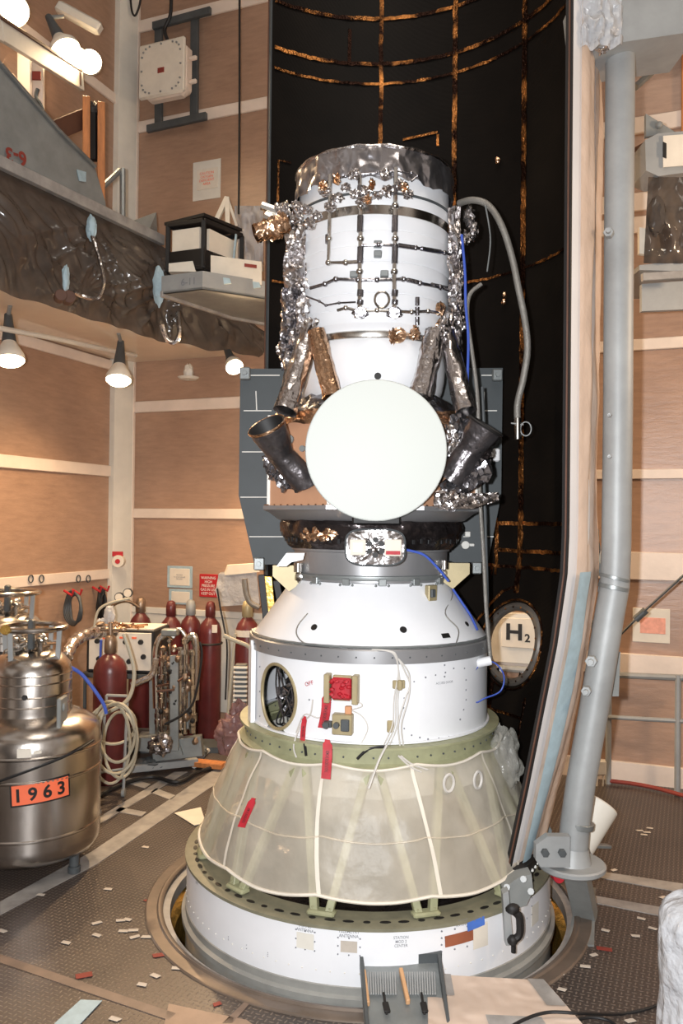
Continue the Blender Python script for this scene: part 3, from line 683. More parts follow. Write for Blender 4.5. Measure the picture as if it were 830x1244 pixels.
# ---- red remove-before-flight streamers
def streamer(pts, w, label, d=.0):
    mb = MB(); pts = [Vector(p) for p in pts]; n = len(pts); pts2 = smoothpts(pts, 5)
    L_ = []; R_ = []
    for i, p in enumerate(pts2):
        ww = w*(.55 if i < 2 else 1); t = math.sin(i*.7)*.006; L_.append(p+Vector((-ww/2, t, .002))); R_.append(p+Vector((ww/2, -t, -.002)))
    kk = len(pts2); mb.add(L_+R_+[v+Y3*.006 for v in L_+R_], [(i, i+1, kk+i+1, kk+i) for i in range(kk-1)]+[(2*kk+i, 2*kk+i+1, 3*kk+i+1, 3*kk+i) for i in range(kk-1)]+[(i, i+1, 2*kk+i+1, 2*kk+i) for i in range(kk-1)]+[(kk+i, kk+i+1, 3*kk+i+1, 3*kk+i) for i in range(kk-1)]+[(0, kk, 3*kk, 2*kk), (kk-1, 2*kk-1, 4*kk-1, 3*kk-1)])
    t = thing('warning_streamer', label, 'streamer', pts[0]); mb.build('ribbon', M['red'], t, smooth=60)
    mb = MB(); a = pts2[4]; b = pts2[-3]; c = (a+b)/2; dz = (a-b).normalized(); xx = dz.cross(Vector((0, -1, 0))).normalized()*-1
    mb.text('REMOVE BEFORE FLIGHT', w*.35, lambda x, y: c+Vector((0, -.008, 0))-dz*x*.8+xx*y, sx=.5); mb.build('lettering', M['ink'], t, smooth=0)
    return t
yo = Vector((0, -.05, 0))
streamer([hit(397, 840, R1)+yo, hit(396, 862, R1)+yo, hit(394, 882, R1)+yo+Vector((-.01, 0, 0))], .055, 'wide red streamer hanging from the red capped connector on the white adapter')
streamer([hit(398, 896, .87)+yo, hit(398, 915, .9)+yo, hit(396, 943, .92)+yo], .055, 'red streamer hanging over the green ring and skirt top')
streamer([hit(371, 868, R1)+yo, hit(369, 882, R1)+yo, hit(368, 897, R1)+yo], .03, 'narrow faded red streamer on white adapter near the oval hatch')
streamer([hit(309, 967, 1.03)+yo*.8, hit(302, 983, 1.05)+yo*.8, hit(294, 1002, 1.07)+yo*.8], .045, 'red streamer lying against left side of the translucent skirt')
# ================================================================ THE SATELLITE
sat = thing('satellite', 'tall white cylindrical telescope satellite with round white dish, standing on the white adapter', 'satellite', AX+Z3*2.16)
m = MB(); m.lathe([(.50, 2.155), (.54, 2.16), (.54, 2.185), (.525, 2.19), (.525, 2.345), (.54, 2.35), (.54, 2.365), (.48, 2.37)], AX, 128); m.build('adapter_ring', M['band'], sat)
m = MB(); m.lathe([(.545, 2.172), (.548, 2.18), (.548, 2.20), (.54, 2.205)], AX, 128); m.build('clamp_band', M['grey'], sat)
# black foil skirt
m = MB()
def bsk(u, v):
    th = 360*u; z = 2.365+.19*v; r = .55+.07*math.sin(v*PI*.7)+.03*noise.noise(Vector((math.cos(th*PI/180)*5, math.sin(th*PI/180)*5, v*3)))+.012*noise.noise(Vector((math.cos(th*PI/180)*14, math.sin(th*PI/180)*14, v*8))); return rp(th, z, r)
m.grid(bsk, 160, 12, True); m.build('foil_skirt', M['foilblk'], sat, smooth=40)
m = MB(); random.seed(11)
for q in range(9):
    th = 205+q*2.6; m.lump(rp(th, 2.46+.025*math.sin(q*2), .605), (.035, .02, .03), q, .6, 2)
m.build('warm_foil_patch', M['foilwarm'], sat, smooth=20)
m = MB()
for q in range(26):
    th = 110+q*5.7; m.box(rp(th, 2.42+.004*(q % 2), .60), (.02, .012, .03), (rp(th+90, 0, 1)-AX, rp(th, 0, 1)-AX, Z3))
m.build('black_tab', M['black'], sat)
m = MB(); m.lathe([(.60, 2.545), (.64, 2.555), (.70, 2.60), (.735, 2.615), (.735, 2.625), (.0, 2.625)], AX, 64); m.build('underside_cone', M['band'], sat)
# octagonal deck and body
def octo(r, z0, z1, mb, rot=22.5): mb.slab([rp(rot+45*q, z0, r) for q in range(8)], Z3*(z1-z0)); return mb
m = octo(.775, 2.617, 2.642, MB()); m.build('base_deck', M['band'], sat, smooth=0)
m = MB()
for q in range(8):
    a = rp(22.5+45*q, 2.646, .765); b = rp(67.5+45*q, 2.646, .765)
    for j in range(9): m.lump(a.lerp(b, (j+.5)/9), (.008, .008, .006), j, 0, 1)
m.build('deck_bolt', M['foilwarm'], sat)
m = octo(.735, 2.642, 3.235, MB()); bus = m.build('bus_body', M['bronze'], sat, smooth=0)
m = MB()
for q in range(8):
    m.bar(rp(22.5+45*q, 2.645, .738), rp(22.5+45*q, 3.235, .738), .022, .022)
m.build('corner_post', M['whiteink'], bus)
m = MB()
for q in range(8):
    a = rp(22.5+45*q, 3.19, .737); b = rp(67.5+45*q, 3.19, .737)
    for j in range(6): m.lump(a.lerp(b, (j+.5)/6), (.009, .009, .009), j, 0, 1)
for px, py in ((351, 535), (372, 552)): pass
m.build('panel_screw', M['dkgrey'], bus)
m = MB(); 
for px, py, r_ in ((352, 534, .03), (368, 545, .02)):
    c = P(px, py, 5.16); m.lathe([(0, 0), (r_, 0), (r_, .012), (0, .012)], c, 14, (-.5, -.87, 0))
m.build('panel_vent', M['greyp'], bus)
m = MB(); m.grid(lambda u, v: rp(360*u, 3.15+.09*v+.02*noise.noise(Vector((math.cos(6.28*u)*6, math.sin(6.28*u)*6, v*3))), .745-.03*v+.02*noise.noise(Vector((math.cos(6.28*u)*9, math.sin(6.28*u)*9, v*5)))), 120, 6, True); m.build('top_edge_foil', M['foilwarm'], bus, smooth=30)
# right oblique panel covered in silver and black foil
random.seed(21)
def lumps(pts, rad, mt, name, parent, amp=.5, n=3, smooth=25, sd=0, fr=3.2):
    mb = MB()
    for i, p in enumerate(pts): mb.lump(p, (rad[0]*random.uniform(.8, 1.2), rad[1]*random.uniform(.8, 1.2), rad[2]*random.uniform(.8, 1.2)), sd+i, amp, n, fr)
    return mb.build(name, M[mt], parent, smooth=smooth)
lumps([P(x, y, 5.12) for x, y in ((556, 520), (553, 545), (556, 570), (560, 590), (548, 600), (572, 548), (578, 570))], (.075, .05, .085), 'foild', 'side_blanket', sat)
lumps([P(x, y, 5.08) for x, y in ((548, 528), (552, 545))], (.035, .03, .07), 'foil', 'foil_cover', sat, sd=4)
mb = MB(); mb.slab([P(x, y, Yq) for x, y, Yq in ((545, 600, 5.0), (545, 618, 4.98), (575, 618, 4.98), (606, 606, 5.06), (606, 598, 5.1), (575, 600, 5.05))], Y3*.07)
mb.build('wrapped_antenna', M['foil'], sat, smooth=20)
mb = MB(); mb.grid(lambda u, v: P(540+66*u, 599+(19-9*max(0, u-.45)*1.8)*v, 5.0+.10*u-.03)+Vector((0, .03*noise.noise(Vector((u*7, v*3, 1)))+.025*abs(noise.noise(Vector((u*16, v*6, 4)))), 0)), 40, 12); mb.build('antenna_wrap', M['foil'], sat, smooth=30)
lumps([P(x, y, 5.0) for x, y in ((538, 608), (552, 606))], (.06, .03, .05), 'foil', 'foil_cover', sat, sd=33, amp=.5, fr=2.2)
# top deck silver foil
random.seed(31)
m = MB(); m.grid(lambda u, v: rp(360*u, 3.22+.17*v+.03*noise.noise(Vector((math.cos(6.28*u)*8, math.sin(6.28*u)*8, v*4))), .70-.26*v+.05*noise.noise(Vector((math.cos(6.28*u)*7+3, math.sin(6.28*u)*7, v*4)))), 150, 12, True); m.build('top_blanket', M['foild'], sat, smooth=25)
# cryostat : bowl, barrel, upper section
bowl = [(.24, 3.24), (.36, 3.28), (.435, 3.34), (.478, 3.42), (.495, 3.50), (.500, 3.58), (.494, 3.66), (.480, 3.70), (.470, 3.715)]
m = MB(); m.lathe(bowl, AX, 128); m.build('lower_shell', M['white'], sat)
m = MB(); c = hit(459, 457, lerp_prof([(z, r) for r, z in bowl])); m.cyl(c+Vector((0, .01, 0)), c+Vector((0, -.012, 0)), .022, n=18); m.build('port_hole', M['ink'], sat)
m = MB(); m.lathe([(.46, 3.705), (.487, 3.71), (.49, 3.715), (.49, 3.75), (.482, 3.755), (.475, 3.76)], AX, 128); m.build('mirror_band', M['steel'], sat)
br_ = [(.476, 3.758), (.500, 3.80)]
for q in range(7):
    z = 3.80+q*.098; r = .500+.022*min(1, q/4)-.0*q; br_ += [(r+.004, z+.004), (r+.004, z+.088), (r-.001, z+.092)]
br_ += [(.524, 4.49)]
m = MB(); m.lathe(br_, AX, 128); m.build('barrel', M['white'], sat, smooth=50)
m = MB(); m.lathe([(.524, 4.475), (.53, 4.478), (.53, 4.535), (.524, 4.54)], AX, 128); m.build('shiny_band', M['steel'], sat)
m = MB(); m.lathe([(.524, 4.53), (.530, 4.55), (.532, 4.60), (.522, 4.605), (.519, 4.62), (.515, 4.72), (.515, 4.80)], AX, 128); m.build('upper_shell', M['white'], sat, smooth=40)
barrel_r = lerp_prof([(z, r) for r, z in bowl]+[(3.76, .476), (3.80, .50), (4.2, .522), (4.49, .524), (4.6, .53), (4.72, .515), (4.9, .52)])
m = MB()
def capf(u, v):
    a = 6.2832*u; q = Vector((math.cos(a)*5, math.sin(a)*5, v*1.2)); w = noise.noise(q)*.03+abs(noise.noise(q*2.2))*.03
    if v < .7: t = v/.7; z = 4.70+.205*t+(.03*noise.noise(Vector((math.cos(a)*6, math.sin(a)*6, 7)))*(1-t)); r = .535+w*(.5+.5*(1-t))
    else: t = (v-.7)/.3; z = 4.905+.01*math.sin(t*3)+.01*w; r = (.535+w*.4)*(1-t)
    return rp(math.degrees(a), z, r)
m.grid(capf, 200, 30, True); m.build('aperture_cover', M['capfoil'], sat, smooth=70)
m = MB(); m.tube([rp(a, 4.905+.004*math.sin(a*.3), .535) for a in range(0, 360, 4)], .012, 6, closed=True); m.build('cover_rim', M['foil'], sat)
# struts (foil wrapped), eight in four pairs
def foiltube(a, b, r0, r1, mt, name, parent, n=26, amp=.16, sd=0):
    a = Vector(a); b = Vector(b); d = (b-a); u, w = frame_of(d)
    def fn(s, t):
        an = 6.2832*s; q = Vector((math.cos(an)*1.6+sd, math.sin(an)*1.6, t*5)); r = (r0+(r1-r0)*t)*(1+amp*noise.noise(q)+amp*.8*abs(noise.noise(q*2.5)))
        return a+d*t+(u*math.cos(an)+w*math.sin(an))*r
    mb = MB(); mb.grid(fn, n, 24, True); return mb.build(name, M[mt], parent, smooth=40)
for i, (x0, y0, x1, y1, Ya, Yb, w) in enumerate(((378, 400, 346, 500, 5.30, 5.10, .066), (384, 402, 404, 482, 5.22, 5.15, .058), (529, 402, 510, 482, 5.22, 5.15, .064), (541, 402, 566, 500, 5.30, 5.10, .058))):
    foiltube(P(x0, y0, Ya), P(x1, y1, Yb), w*.95, w*1.08, ('foil', 'foilwarm', 'foil', 'foil')[i], 'support_strut', sat, sd=i*3)
for th in (30, -30, 52, -52): foiltube(rp(math.copysign(40, th), 3.74, .55), rp(th*1.1, 3.25, .64), .05, .055, 'foil', 'support_strut', sat, sd=th)
# side foil and plumbing
random.seed(41)
def drapef(x0, x1, y0, y1, Yq, mt, name, seed, wv=.04):
    mb = MB(); mb.grid(lambda u, v: P(x0+(x1-x0)*u+4*noise.noise(Vector((v*4, seed, u))), y0+(y1-y0)*v, Yq)+Vector((0, wv*noise.noise(Vector((u*2.5, v*7, seed)))*2+.03*abs(noise.noise(Vector((u*6, v*16, seed)))), 0)), 14, 60)
    o = mb.build(name, M[mt], sat, smooth=30); return o
drapef(345, 372, 285, 400, 5.42, 'foil', 'foil_drape', 1); drapef(342, 362, 350, 450, 5.40, 'foild', 'foil_drape', 2); drapef(545, 560, 250, 420, 5.42, 'foil', 'foil_drape', 3)
lumps([P(x, y, Yq) for x, y, Yq in ((362, 262, 5.45), (352, 272, 5.5), (366, 285, 5.45), (360, 300, 5.5), (361, 325, 5.5), (356, 345, 5.5), (352, 365, 5.5), (356, 385, 5.45), (349, 400, 5.45), (368, 372, 5.4), (366, 395, 5.35), (377, 398, 5.25), (350, 380, 5.5), (366, 345, 5.45), (358, 410, 5.4), (345, 425, 5.45), (350, 440, 5.4))], (.045, .05, .065), 'foil', 'side_foil', sat, amp=.5, fr=2.2)
lumps([P(x, y, Yq) for x, y, Yq in ((570, 262, 5.5), (575, 280, 5.5), (566, 290, 5.45), (556, 300, 5.45), (560, 330, 5.5), (556, 350, 5.45), (562, 375, 5.45), (560, 395, 5.45), (552, 372, 5.4), (545, 392, 5.25), (538, 400, 5.2), (556, 420, 5.5))], (.035, .05, .06), 'foil', 'side_foil', sat, amp=.5, sd=20, fr=2.2)
lumps([P(x, y, 5.12) for x, y in ((395, 232), (410, 240), (420, 228), (432, 236), (445, 232), (458, 238), (470, 232), (487, 225), (440, 245), (402, 252), (385, 262), (372, 255), (360, 250), (376, 272), (468, 212), (430, 212), (496, 236))], (.034, .03, .03), 'foil', 'pipe_foil', sat, amp=.6, sd=50, fr=2.4)
lumps([P(x, y, 5.08) for x, y in ((392, 226), (447, 243), (492, 228), (409, 218), (452, 224))], (.022, .02, .032), 'foilwarm', 'pipe_foil', sat, amp=.8, sd=77)
m = MB(); m.tube(smoothpts([P(318, 250, 5.5), P(335, 256, 5.5), P(352, 262, 5.5)], 4), .03, 8); m.tube(smoothpts([P(322, 262, 5.5), P(345, 275, 5.5), P(360, 285, 5.5)], 4), .035, 8); m.build('side_pipe', M['steel'], sat)
foiltube(P(310, 284, 5.45), P(348, 272, 5.5), .05, .075, 'foilwarm', 'wrapped_vent', sat, amp=.35)
foiltube(P(335, 258, 5.5), P(352, 255, 5.5), .05, .05, 'foil', 'wrapped_vent', sat, amp=.35, sd=4)
def hp(x, y, e=.05): return hit(x, y, barrel_r, e)
def pipe(pts, r, mt, e=.05, name='pipe'):
    mb = MB(); q = [hp(x, y, e) for x, y in pts]; mb.tube(q, r, 8)
    for p in q[1:-1]: mb.lump(p, (r*1.7, r*1.7, r*1.7), 1, 0, 2)
    return mb.build(name, M[mt], sat)
def fit_(mb, x0, y0, x1, y1, r, e=.05): mb.cyl(hp(x0, y0, e), hp(x1, y1, e), r, n=12)
pipe([(401, 212), (401, 250), (400, 290), (399, 319), (420, 319), (436, 318)], .012, 'steel')
pipe([(437, 210), (438, 250), (438, 290), (437, 330), (437, 378)], .014, 'steel')
pipe([(481, 204), (480, 250), (480, 290), (479, 330), (479, 378)], .014, 'steel')
pipe([(438, 298), (460, 297), (480, 298), (505, 301), (540, 307), (548, 309)], .010, 'foild')
pipe([(377, 350), (395, 345), (408, 339), (435, 340), (458, 340), (490, 339), (510, 344), (535, 349), (562, 355)], .011, 'foild')
pipe([(372, 360), (388, 366), (396, 371), (412, 368), (432, 367)], .006, 'foild')
pipe([(410, 377), (420, 374), (437, 378), (458, 377), (479, 378), (500, 379), (520, 378), (533, 380)], .010, 'steel')
pipe([(390, 226), (400, 220), (420, 214), (437, 212), (460, 210), (481, 208), (500, 210), (507, 214), (500, 220)], .007, 'foild')
m = MB()
for x in (438, 480):
    for y0, y1 in ((226, 236), (262, 282), (300, 320), (352, 360), (364, 370)): fit_(m, x, y0, x-.6, y1, .02)
for x0, y0, x1, y1 in ((398, 285, 398, 296), (484, 298, 504, 301), (512, 302, 535, 306), (495, 340, 508, 343), (525, 346, 555, 353)): fit_(m, x0, y0, x1, y1, .015)
for x, y in ((507, 366), (507, 378), (507, 390)): fit_(m, x, y-5, x, y+5, .014)
m.build('pipe_fitting', M['hose'] if 0 else M['foild'], sat)
for x, y in ((438, 380), (479, 380)):
    m = MB(); m.lump(hp(x, y, .05), (.05, .035, .035), x, .25, 3); m.cyl(hp(x, y, .02), hp(x, y, .11), .028, n=16); m.cyl(hp(x, y, .11), hp(x, y, .125), .036, n=16); m.build('valve', M['foild'], sat)
m = MB(); c = hp(464, 364, .05); m.tube([c+Vector((.045*math.cos(t), 0, .05*math.sin(t))) for t in [2*PI*j/20 for j in range(20)]], .008, 6, closed=True); m.build('lifting_ring', M['steel'], sat)
m = MB()
for x, y in ((459, 297), (459, 309), (430, 334), (467, 333)):
    p = hp(x, y, .02); m.box(p, (.05, .05, .04), None, .004)
m.build('pipe_bracket', M['grey'], sat)
m = MB(); 
for x, y in ((535, 375), (536, 395), (505, 405), (478, 409)): m.lump(hp(x, y, .04), (.03, .03, .045), x, .5, 3)
m.build('pipe_end_foil', M['foilwarm'], sat, smooth=25)
m = MB(); m.lathe([(.0, 0), (.05, .0), (.05, .025), (.0, .025)], hp(484, 408, .02), 14, (0, -1, 0)); m.build('vent_plug', M['foilwarm'], sat)
# straps on the upper shell
m = MB(); m.tube([rp(a, 4.612, .532) for a in range(100, 262, 3)], .008, 6); m.build('wire_strap', M['dkgrey'], sat)
# ---- star trackers
def tracker(mouth, mid, base, flip):
    t = MB(); a = Vector(mouth); b = Vector(mid); c = Vector(base); d = (a-b).normalized()
    u, w = frame_of(d); 
    def fn(s, v):
        an = 6.2832*s; q = Vector((math.cos(an)*1.5+flip*4, math.sin(an)*1.5, v*3)); n_ = 1+.05*noise.noise(q*2)+.05*abs(noise.noise(q*4))
        if v < .5: p = b.lerp(a, 1-v*2); r = .115+(.078-.115)*(v*2)
        else: p = b.lerp(c, (v-.5)*2); r = .078+.012*(v-.5)*2
        return p+(u*math.cos(an)+w*math.sin(an))*r*(n_ if v > .04 else 1)
    t.grid(fn, 40, 30, True); root = t.build('star_tracker', M['trk'], sat, smooth=40)
    t = MB(); t.lathe([(.118, -.0), (.122, .012), (.112, .016), (.106, .008), (.085, -.14), (.06, -.2), (0, -.2)], a, 40, d); t.build('baffle_mouth', M['ink'], root)
    t = MB(); t.lathe([(.112, .012), (.119, .018), (.124, .010), (.119, .0)], a, 40, d); t.build('baffle_rim', M['foilwarm' if not flip else 'ink'], root)
tracker(P(325, 519, 4.93), P(341, 552, 5.02), P(372, 586, 5.10), 0)
tracker(P(589, 519, 5.02), P(570, 548, 5.06), P(547, 582, 5.10), 1)
lumps([P(x, y, 5.16) for x, y in ((330, 562), (334, 575), (345, 584), (362, 588))], (.05, .04, .05), 'foild', 'side_blanket', sat, sd=91, amp=.5)
lumps([P(x, y, 5.1) for x, y in ((587, 548), (592, 536))], (.06, .05, .05), 'foilblk', 'side_blanket', sat, sd=95, amp=.3)
# ---- dish
dc = P(457, 547, 4.80); dn = Vector((0, -1, 0)); m = MB()
m.lathe([(0, .012), (.395, .012), (.407, .010), (.412, .004), (.412, -.02), (.405, -.028), (0, -.028)], dc, 160, dn, capb=False); dish = m.build('dish_antenna', M['dish'], sat, smooth=30)
m = MB(); m.cyl(dc+Y3*.02, dc+Y3*.30, .10, .16, 24); m.bar(dc+Vector((0, .05, -.3)), dc+Vector((0, .3, -.36)), .2, .05); m.build('dish_mount', M['foilblk'], sat)
m = MB(); a = P(457, 630, 4.98); m.box(a, (.29, .1, .075), None, .01); m.build('lower_bracket', M['ink'], sat)
# ---- small oval antenna pod
pc = P(456, 665, 4.93)
def stad(rx, rz, n=40, k=.55):
    out = []
    for j in range(n):
        a = 2*PI*j/n; c, s_ = math.cos(a), math.sin(a); out.append((rx*math.copysign(abs(c)**k, c), rz*math.copysign(abs(s_)**k, s_)))
    return out
st = stad(.178, .108); m = MB()
def podf(u, v):
    j = int(round(u*40)) % 40; x, z = st[j]; y = .0; 
    if v < .5: s_ = 1; y = .05*(1-v*2)+.0; 
    else: s_ = 1-(v-.5)*2; y = -.012*math.sin((v-.5)*PI)
    nn = .006*noise.noise(Vector((x*25, z*25, v*4))); return pc+Vector((x*s_, y+nn*2, z*s_+nn))
m.grid(podf, 40, 14, True); pod = m.build('antenna_pod', M['foil'], sat, smooth=50)
m = MB(); m.tube([pc+Vector((x*1.0, -.002, z*1.0)) for x, z in st], .006, 6, closed=True); m.build('pod_rim', M['dkgrey'], pod)
m = MB(); m.box(pc+Vector((-.105, -.02, .0)), (.095, .012, .095), None, .004); m.box(pc+Vector((.105, -.02, .0)), (.10, .012, .10), None, .004); m.build('patch_antenna', M['paper'], pod)
m = MB(); m.box(pc+Vector((.105, -.028, -.03)), (.085, .006, .022)); m.build('red_label', M['red'], pod)
m = MB(); m.box(pc+Vector((-.105, -.028, .0)), (.06, .006, .06)); m.build('cream_label', M['cream'], pod)
m = MB()
for j in range(6):
    a = PI/6+j*PI/3; m.lathe([(0, 0), (.017, 0), (.017, .006), (0, .006)], pc+Vector((.042*math.cos(a), -.022, .045*math.sin(a))), 12, (0, -1, 0))
m.build('pod_port', M['ink'], pod)
m = MB(); q = P(372, 683, 5.05); m.slab([P(x, y, 5.05) for x, y in ((336, 688), (348, 672), (370, 672), (368, 680), (354, 683), (348, 688))], Y3*.12); m.build('white_fin', M['white'], sat)
# ---- solar panel behind the body
YS = 6.22; m = MB(); m.slab([P(x, y, YS) for x, y in ((292, 448), (611, 447), (609, 602), (593, 683), (309, 686), (290, 602))], Y3*.035); sp = m.build('solar_panel', M['slate'], sat, smooth=0)
m = MB()
for a, b in (((296, 499), (330, 499)), ((311, 475), (312, 499)), ((294, 549), (330, 549)), ((292, 604), (335, 604)), ((303, 652), (345, 652)), ((296, 456), (340, 456)), ((585, 456), (608, 456)), ((588, 499), (604, 499)), ((588, 476), (588, 492)), ((586, 652), (600, 652)), ((563, 652), (570, 652))):
    m.bar(P(a[0], a[1], YS-.004), P(b[0], b[1], YS-.004), .008, .008)
m.build('white_line', M['whiteink'], sp)
for x, y, w in ((298, 454, .08), (604, 456, .075), (315, 685, .08), (579, 690, .075)):
    m = MB(); c = P(x, y, YS-.02); m.box(c, (w, .05, w*1.2), None, .008); m.cyl(c-Y3*.02, c-Y3*.045, .018, n=12); m.build('hinge_block', M['grey'], sp)
m = MB(); c = P(603, 553, YS-.03); m.box(c, (.05, .06, .10), None, .01); m.box(c-X3*.07, (.10, .04, .04), None, .008); m.build('latch', M['white'], sp)
m = MB(); c = P(568, 662, YS-.03); m.box(c, (.10, .03, .02)); m.cyl(c-X3*.02, c-X3*.02-Y3*.04, .03, n=14); m.box(c+Vector((-.0, 0, .08)), (.04, .03, .04)); m.build('keyhole_bracket', M['whiteink'], sp)
# ================================================================ FAIRING HALF
def RF(z):
    pts = ((.36, 1.06), (.99, 1.2), (1.845, 1.375), (2.25, 1.435), (2.5, 1.445))
    if z >= 2.5: return 1.445
    for (z0, r0), (z1, r1) in zip(pts, pts[1:]):
        if z <= z1: return r0+(r1-r0)*(z-z0)/(z1-z0)
    return 1.06
fair = thing('fairing_half', 'tall curved half shell with black copper-taped inside, standing behind the satellite', 'rocket fairing', AX+Z3*.37)
FA, FB, DT, DZ, DR = -35, 132, 59, 1.61, .262
zz = [.37+.07*i for i in range(31)]+[2.6+.3*i for i in range(24)]
aa = [FA+(FB-FA)*i/167 for i in range(168)]
def fsurf(off):
    V, Fq = [], []
    for z in zz:
        for a in aa:
            dx = math.radians(a-DT)*RF(DZ); dz = z-DZ; q = math.hypot(dx, dz)/DR; zt = z; at = a
            if .85 < q < 1.16: at = DT+math.degrees(dx/q/RF(DZ)); zt = DZ+dz/q
            V.append(rp(at, zt, RF(zt)+off))
    n = len(aa)
    for j in range(len(zz)-1):
        for i in range(n-1):
            a = (aa[i]+aa[i+1])/2; z = (zz[j]+zz[j+1])/2
            if math.hypot(math.radians(a-DT)*RF(DZ), z-DZ) < DR*.97: continue
            Fq.append((j*n+i, j*n+i+1, (j+1)*n+i+1, (j+1)*n+i))
    return V, Fq
m = MB(); m.add(*fsurf(0)); m.build('black_lining', M['lining'], fair, smooth=60)
m = MB(); m.add(*fsurf(.03)); m.build('white_outer_skin', M['white'], fair, smooth=60)
for a in (FA, FB):
    m = MB(); m.add([rp(a, z, RF(z)+o) for z in zz for o in (-.004, .0, .046, .05)]+[], [(4*j+i, 4*j+i+1, 4*j+4+i+1, 4*j+4+i) for j in range(len(zz)-1) for i in range(3)])
    da = .8 if a == FB else -.8
    m = MB(); m.add([rp(a+x, z, RF(z)+o) for z in zz for x, o in ((0, -.006), (0, .034), (da*.8, .034), (da*.8, -.006))], [(4*j+i, 4*j+(i+1) % 4, 4*j+4+(i+1) % 4, 4*j+4+i) for j in range(len(zz)-1) for i in range(4)]); m.build('split_flange', M['ink'] if a == FB else M['dkgrey'], fair)
    m = MB(); m.tube([rp(a+da, z, RF(z)+.02) for z in zz], .006, 6); m.build('edge_bead', M['dkwood'], fair)
m = MB(); m.tube([rp(DT+math.degrees(.285*math.cos(t)/RF(DZ)), DZ+.285*math.sin(t), RF(DZ+.28*math.sin(t))+.01) for t in [2*PI*j/60 for j in range(60)]], .034, 10, closed=True); dr = m.build('door_frame', M['doorframe'], fair)
m = MB()
for j in range(22):
    t = 2*PI*j/22; m.lump(rp(DT+math.degrees(.285*math.cos(t)/RF(DZ)), DZ+.285*math.sin(t), RF(DZ+.28*math.sin(t))-.024), (.009, .009, .009), j, 0, 1)
m.build('frame_screw', M['tape'], dr)
m = MB(); m.tube([rp(DT+math.degrees(.335*math.cos(t)/RF(DZ)), DZ+.34*math.sin(t), RF(DZ+.34*math.sin(t))-.004) for t in [2*PI*j/24 for j in range(24)]], .009, 6, closed=True); m.build('tape_outline', M['tape'], dr)
def ribbon(path, w, name='copper_tape', vertical=None):
    """path: list of (theta, z)"""
    L_, R_ = [], []; n = len(path)
    for i, (th, z) in enumerate(path):
        a, b = path[max(0, i-1)], path[min(n-1, i+1)]; r = RF(z); dx = math.radians(b[0]-a[0])*r; dz = b[1]-a[1]; l = math.hypot(dx, dz) or 1
        ox, oz = -dz/l*w/2, dx/l*w/2; j = noise.noise(Vector((th*2, z*11, w*99)))*.008; q = .012+.012*noise.noise(Vector((th, z*17, 3)))
        L_.append(rp(th+math.degrees((ox+j)/r), z+oz+j, RF(z)-q)); R_.append(rp(th-math.degrees((ox-j)/r), z-oz+j, RF(z)-.012-.012*noise.noise(Vector((th+5, z*19, 8)))))
    mb = MB(); mb.add(L_+R_+[v+Vector((0, .0, 0))+(v-Vector((AX.x, AX.y, v.z))).normalized()*.006 for v in L_+R_], [q for i in range(n-1) for q in ((i, i+1, n+i+1, n+i), (2*n+i, 2*n+i+1, 3*n+i+1, 3*n+i), (i, i+1, 2*n+i+1, 2*n+i), (n+i, n+i+1, 3*n+i+1, 3*n+i))])
    return mb.build(name, M['tape'], fair, smooth=25)
def vline(th, z0, z1, w=.035): ribbon([(th, z0+(z1-z0)*i/int(max(3, (z1-z0)/.04))) for i in range(int(max(3, (z1-z0)/.04))+1)], w)
def hline(z, t0, t1, w=.03): n = int((t1-t0)/1.5)+2; ribbon([(t0+(t1-t0)*i/n, z) for i in range(n+1)], w)
def fz(px, py, Y=7.12): return P(px, py, Y).z
vline(4, 3.0, 7.6); vline(30, 3.0, 7.6, .042); vline(57, 2.0, 7.6, .05); vline(-7, fz(430, 77), fz(430, 35), .03)
for py in (22, 77, 101): hline(fz(478, py), FA+1, 92, .032 if py != 101 else .022)
hline(fz(470, 352), FA+1, 95, .02)
def fth(px, z):                                          # angle on the lining seen at column px
    k_ = (px-415+0.0)/F; lo, hi = -35, 75
    for _ in range(40):
        mid = (lo+hi)/2; q = rp(mid, z, RF(z))
        if q.x/q.y < k_: lo = mid
        else: hi = mid
    return lo
for py, a, b, w in ((636, 600, 684, .03), (670, 604, 684, .03), (690, 574, 665, .025)):
    z = P(640, py, 6.35).z; hline(z, fth(a, z), 92, w)
for px, y0, y1 in ((604, 632, 672), (598, 705, 690), (603, 700, 640)):
    z0, z1 = sorted((P(px, y0, 6.5).z, P(px, y1, 6.5).z)); vline(fth(px, z0), z0, z1+.02, .022)
ribbon([(fth(582, 2.0), 1.72+.0), (fth(600, 2.0), 1.9), (fth(612, 2.0), 2.0), (fth(628, 2.0), 2.05)], .02)
ribbon([(a, 1.10+.0) for a in (40, 46, 52, 58, 64, 70)], .02); vline(52, .7, 1.3, .04); vline(46, .6, 1.25, .018); vline(70, .9, 1.25, .018); ribbon([(a, 1.55-1.0) for a in (40, 50, 60, 70)], .03)
ribbon([(fth(333, fz(335, 207)), fz(335, 207)-.35), (fth(333, 5), fz(335, 207)), (fth(348, 5), fz(335, 207))], .018)
z = fz(500, 170); ribbon([(12, z), (18, z+.01), (24, z+.02)], .022); ribbon([(24, z-.1), (24, z)], .022)
m = MB(); a = rp(53, .95, RF(.95)-.02); m.box(rp(51, 1.0, RF(1.0)-.02), (.09, .01, .22), (rp(51-90, 0, 1)-AX, rp(51, 0, 1)-AX, Z3)); m.build('white_placard', M['paper'], fair)
m = MB()
for px, py in ((604, 197), (613, 370), (614, 363)): 
    z = P(px, py, 6.7).z; m.lump(rp(fth(px, z), z, RF(z)-.03), (.022, .02, .03), px, .3, 2)
m.build('wall_fastener', M['foilwarm'], fair)
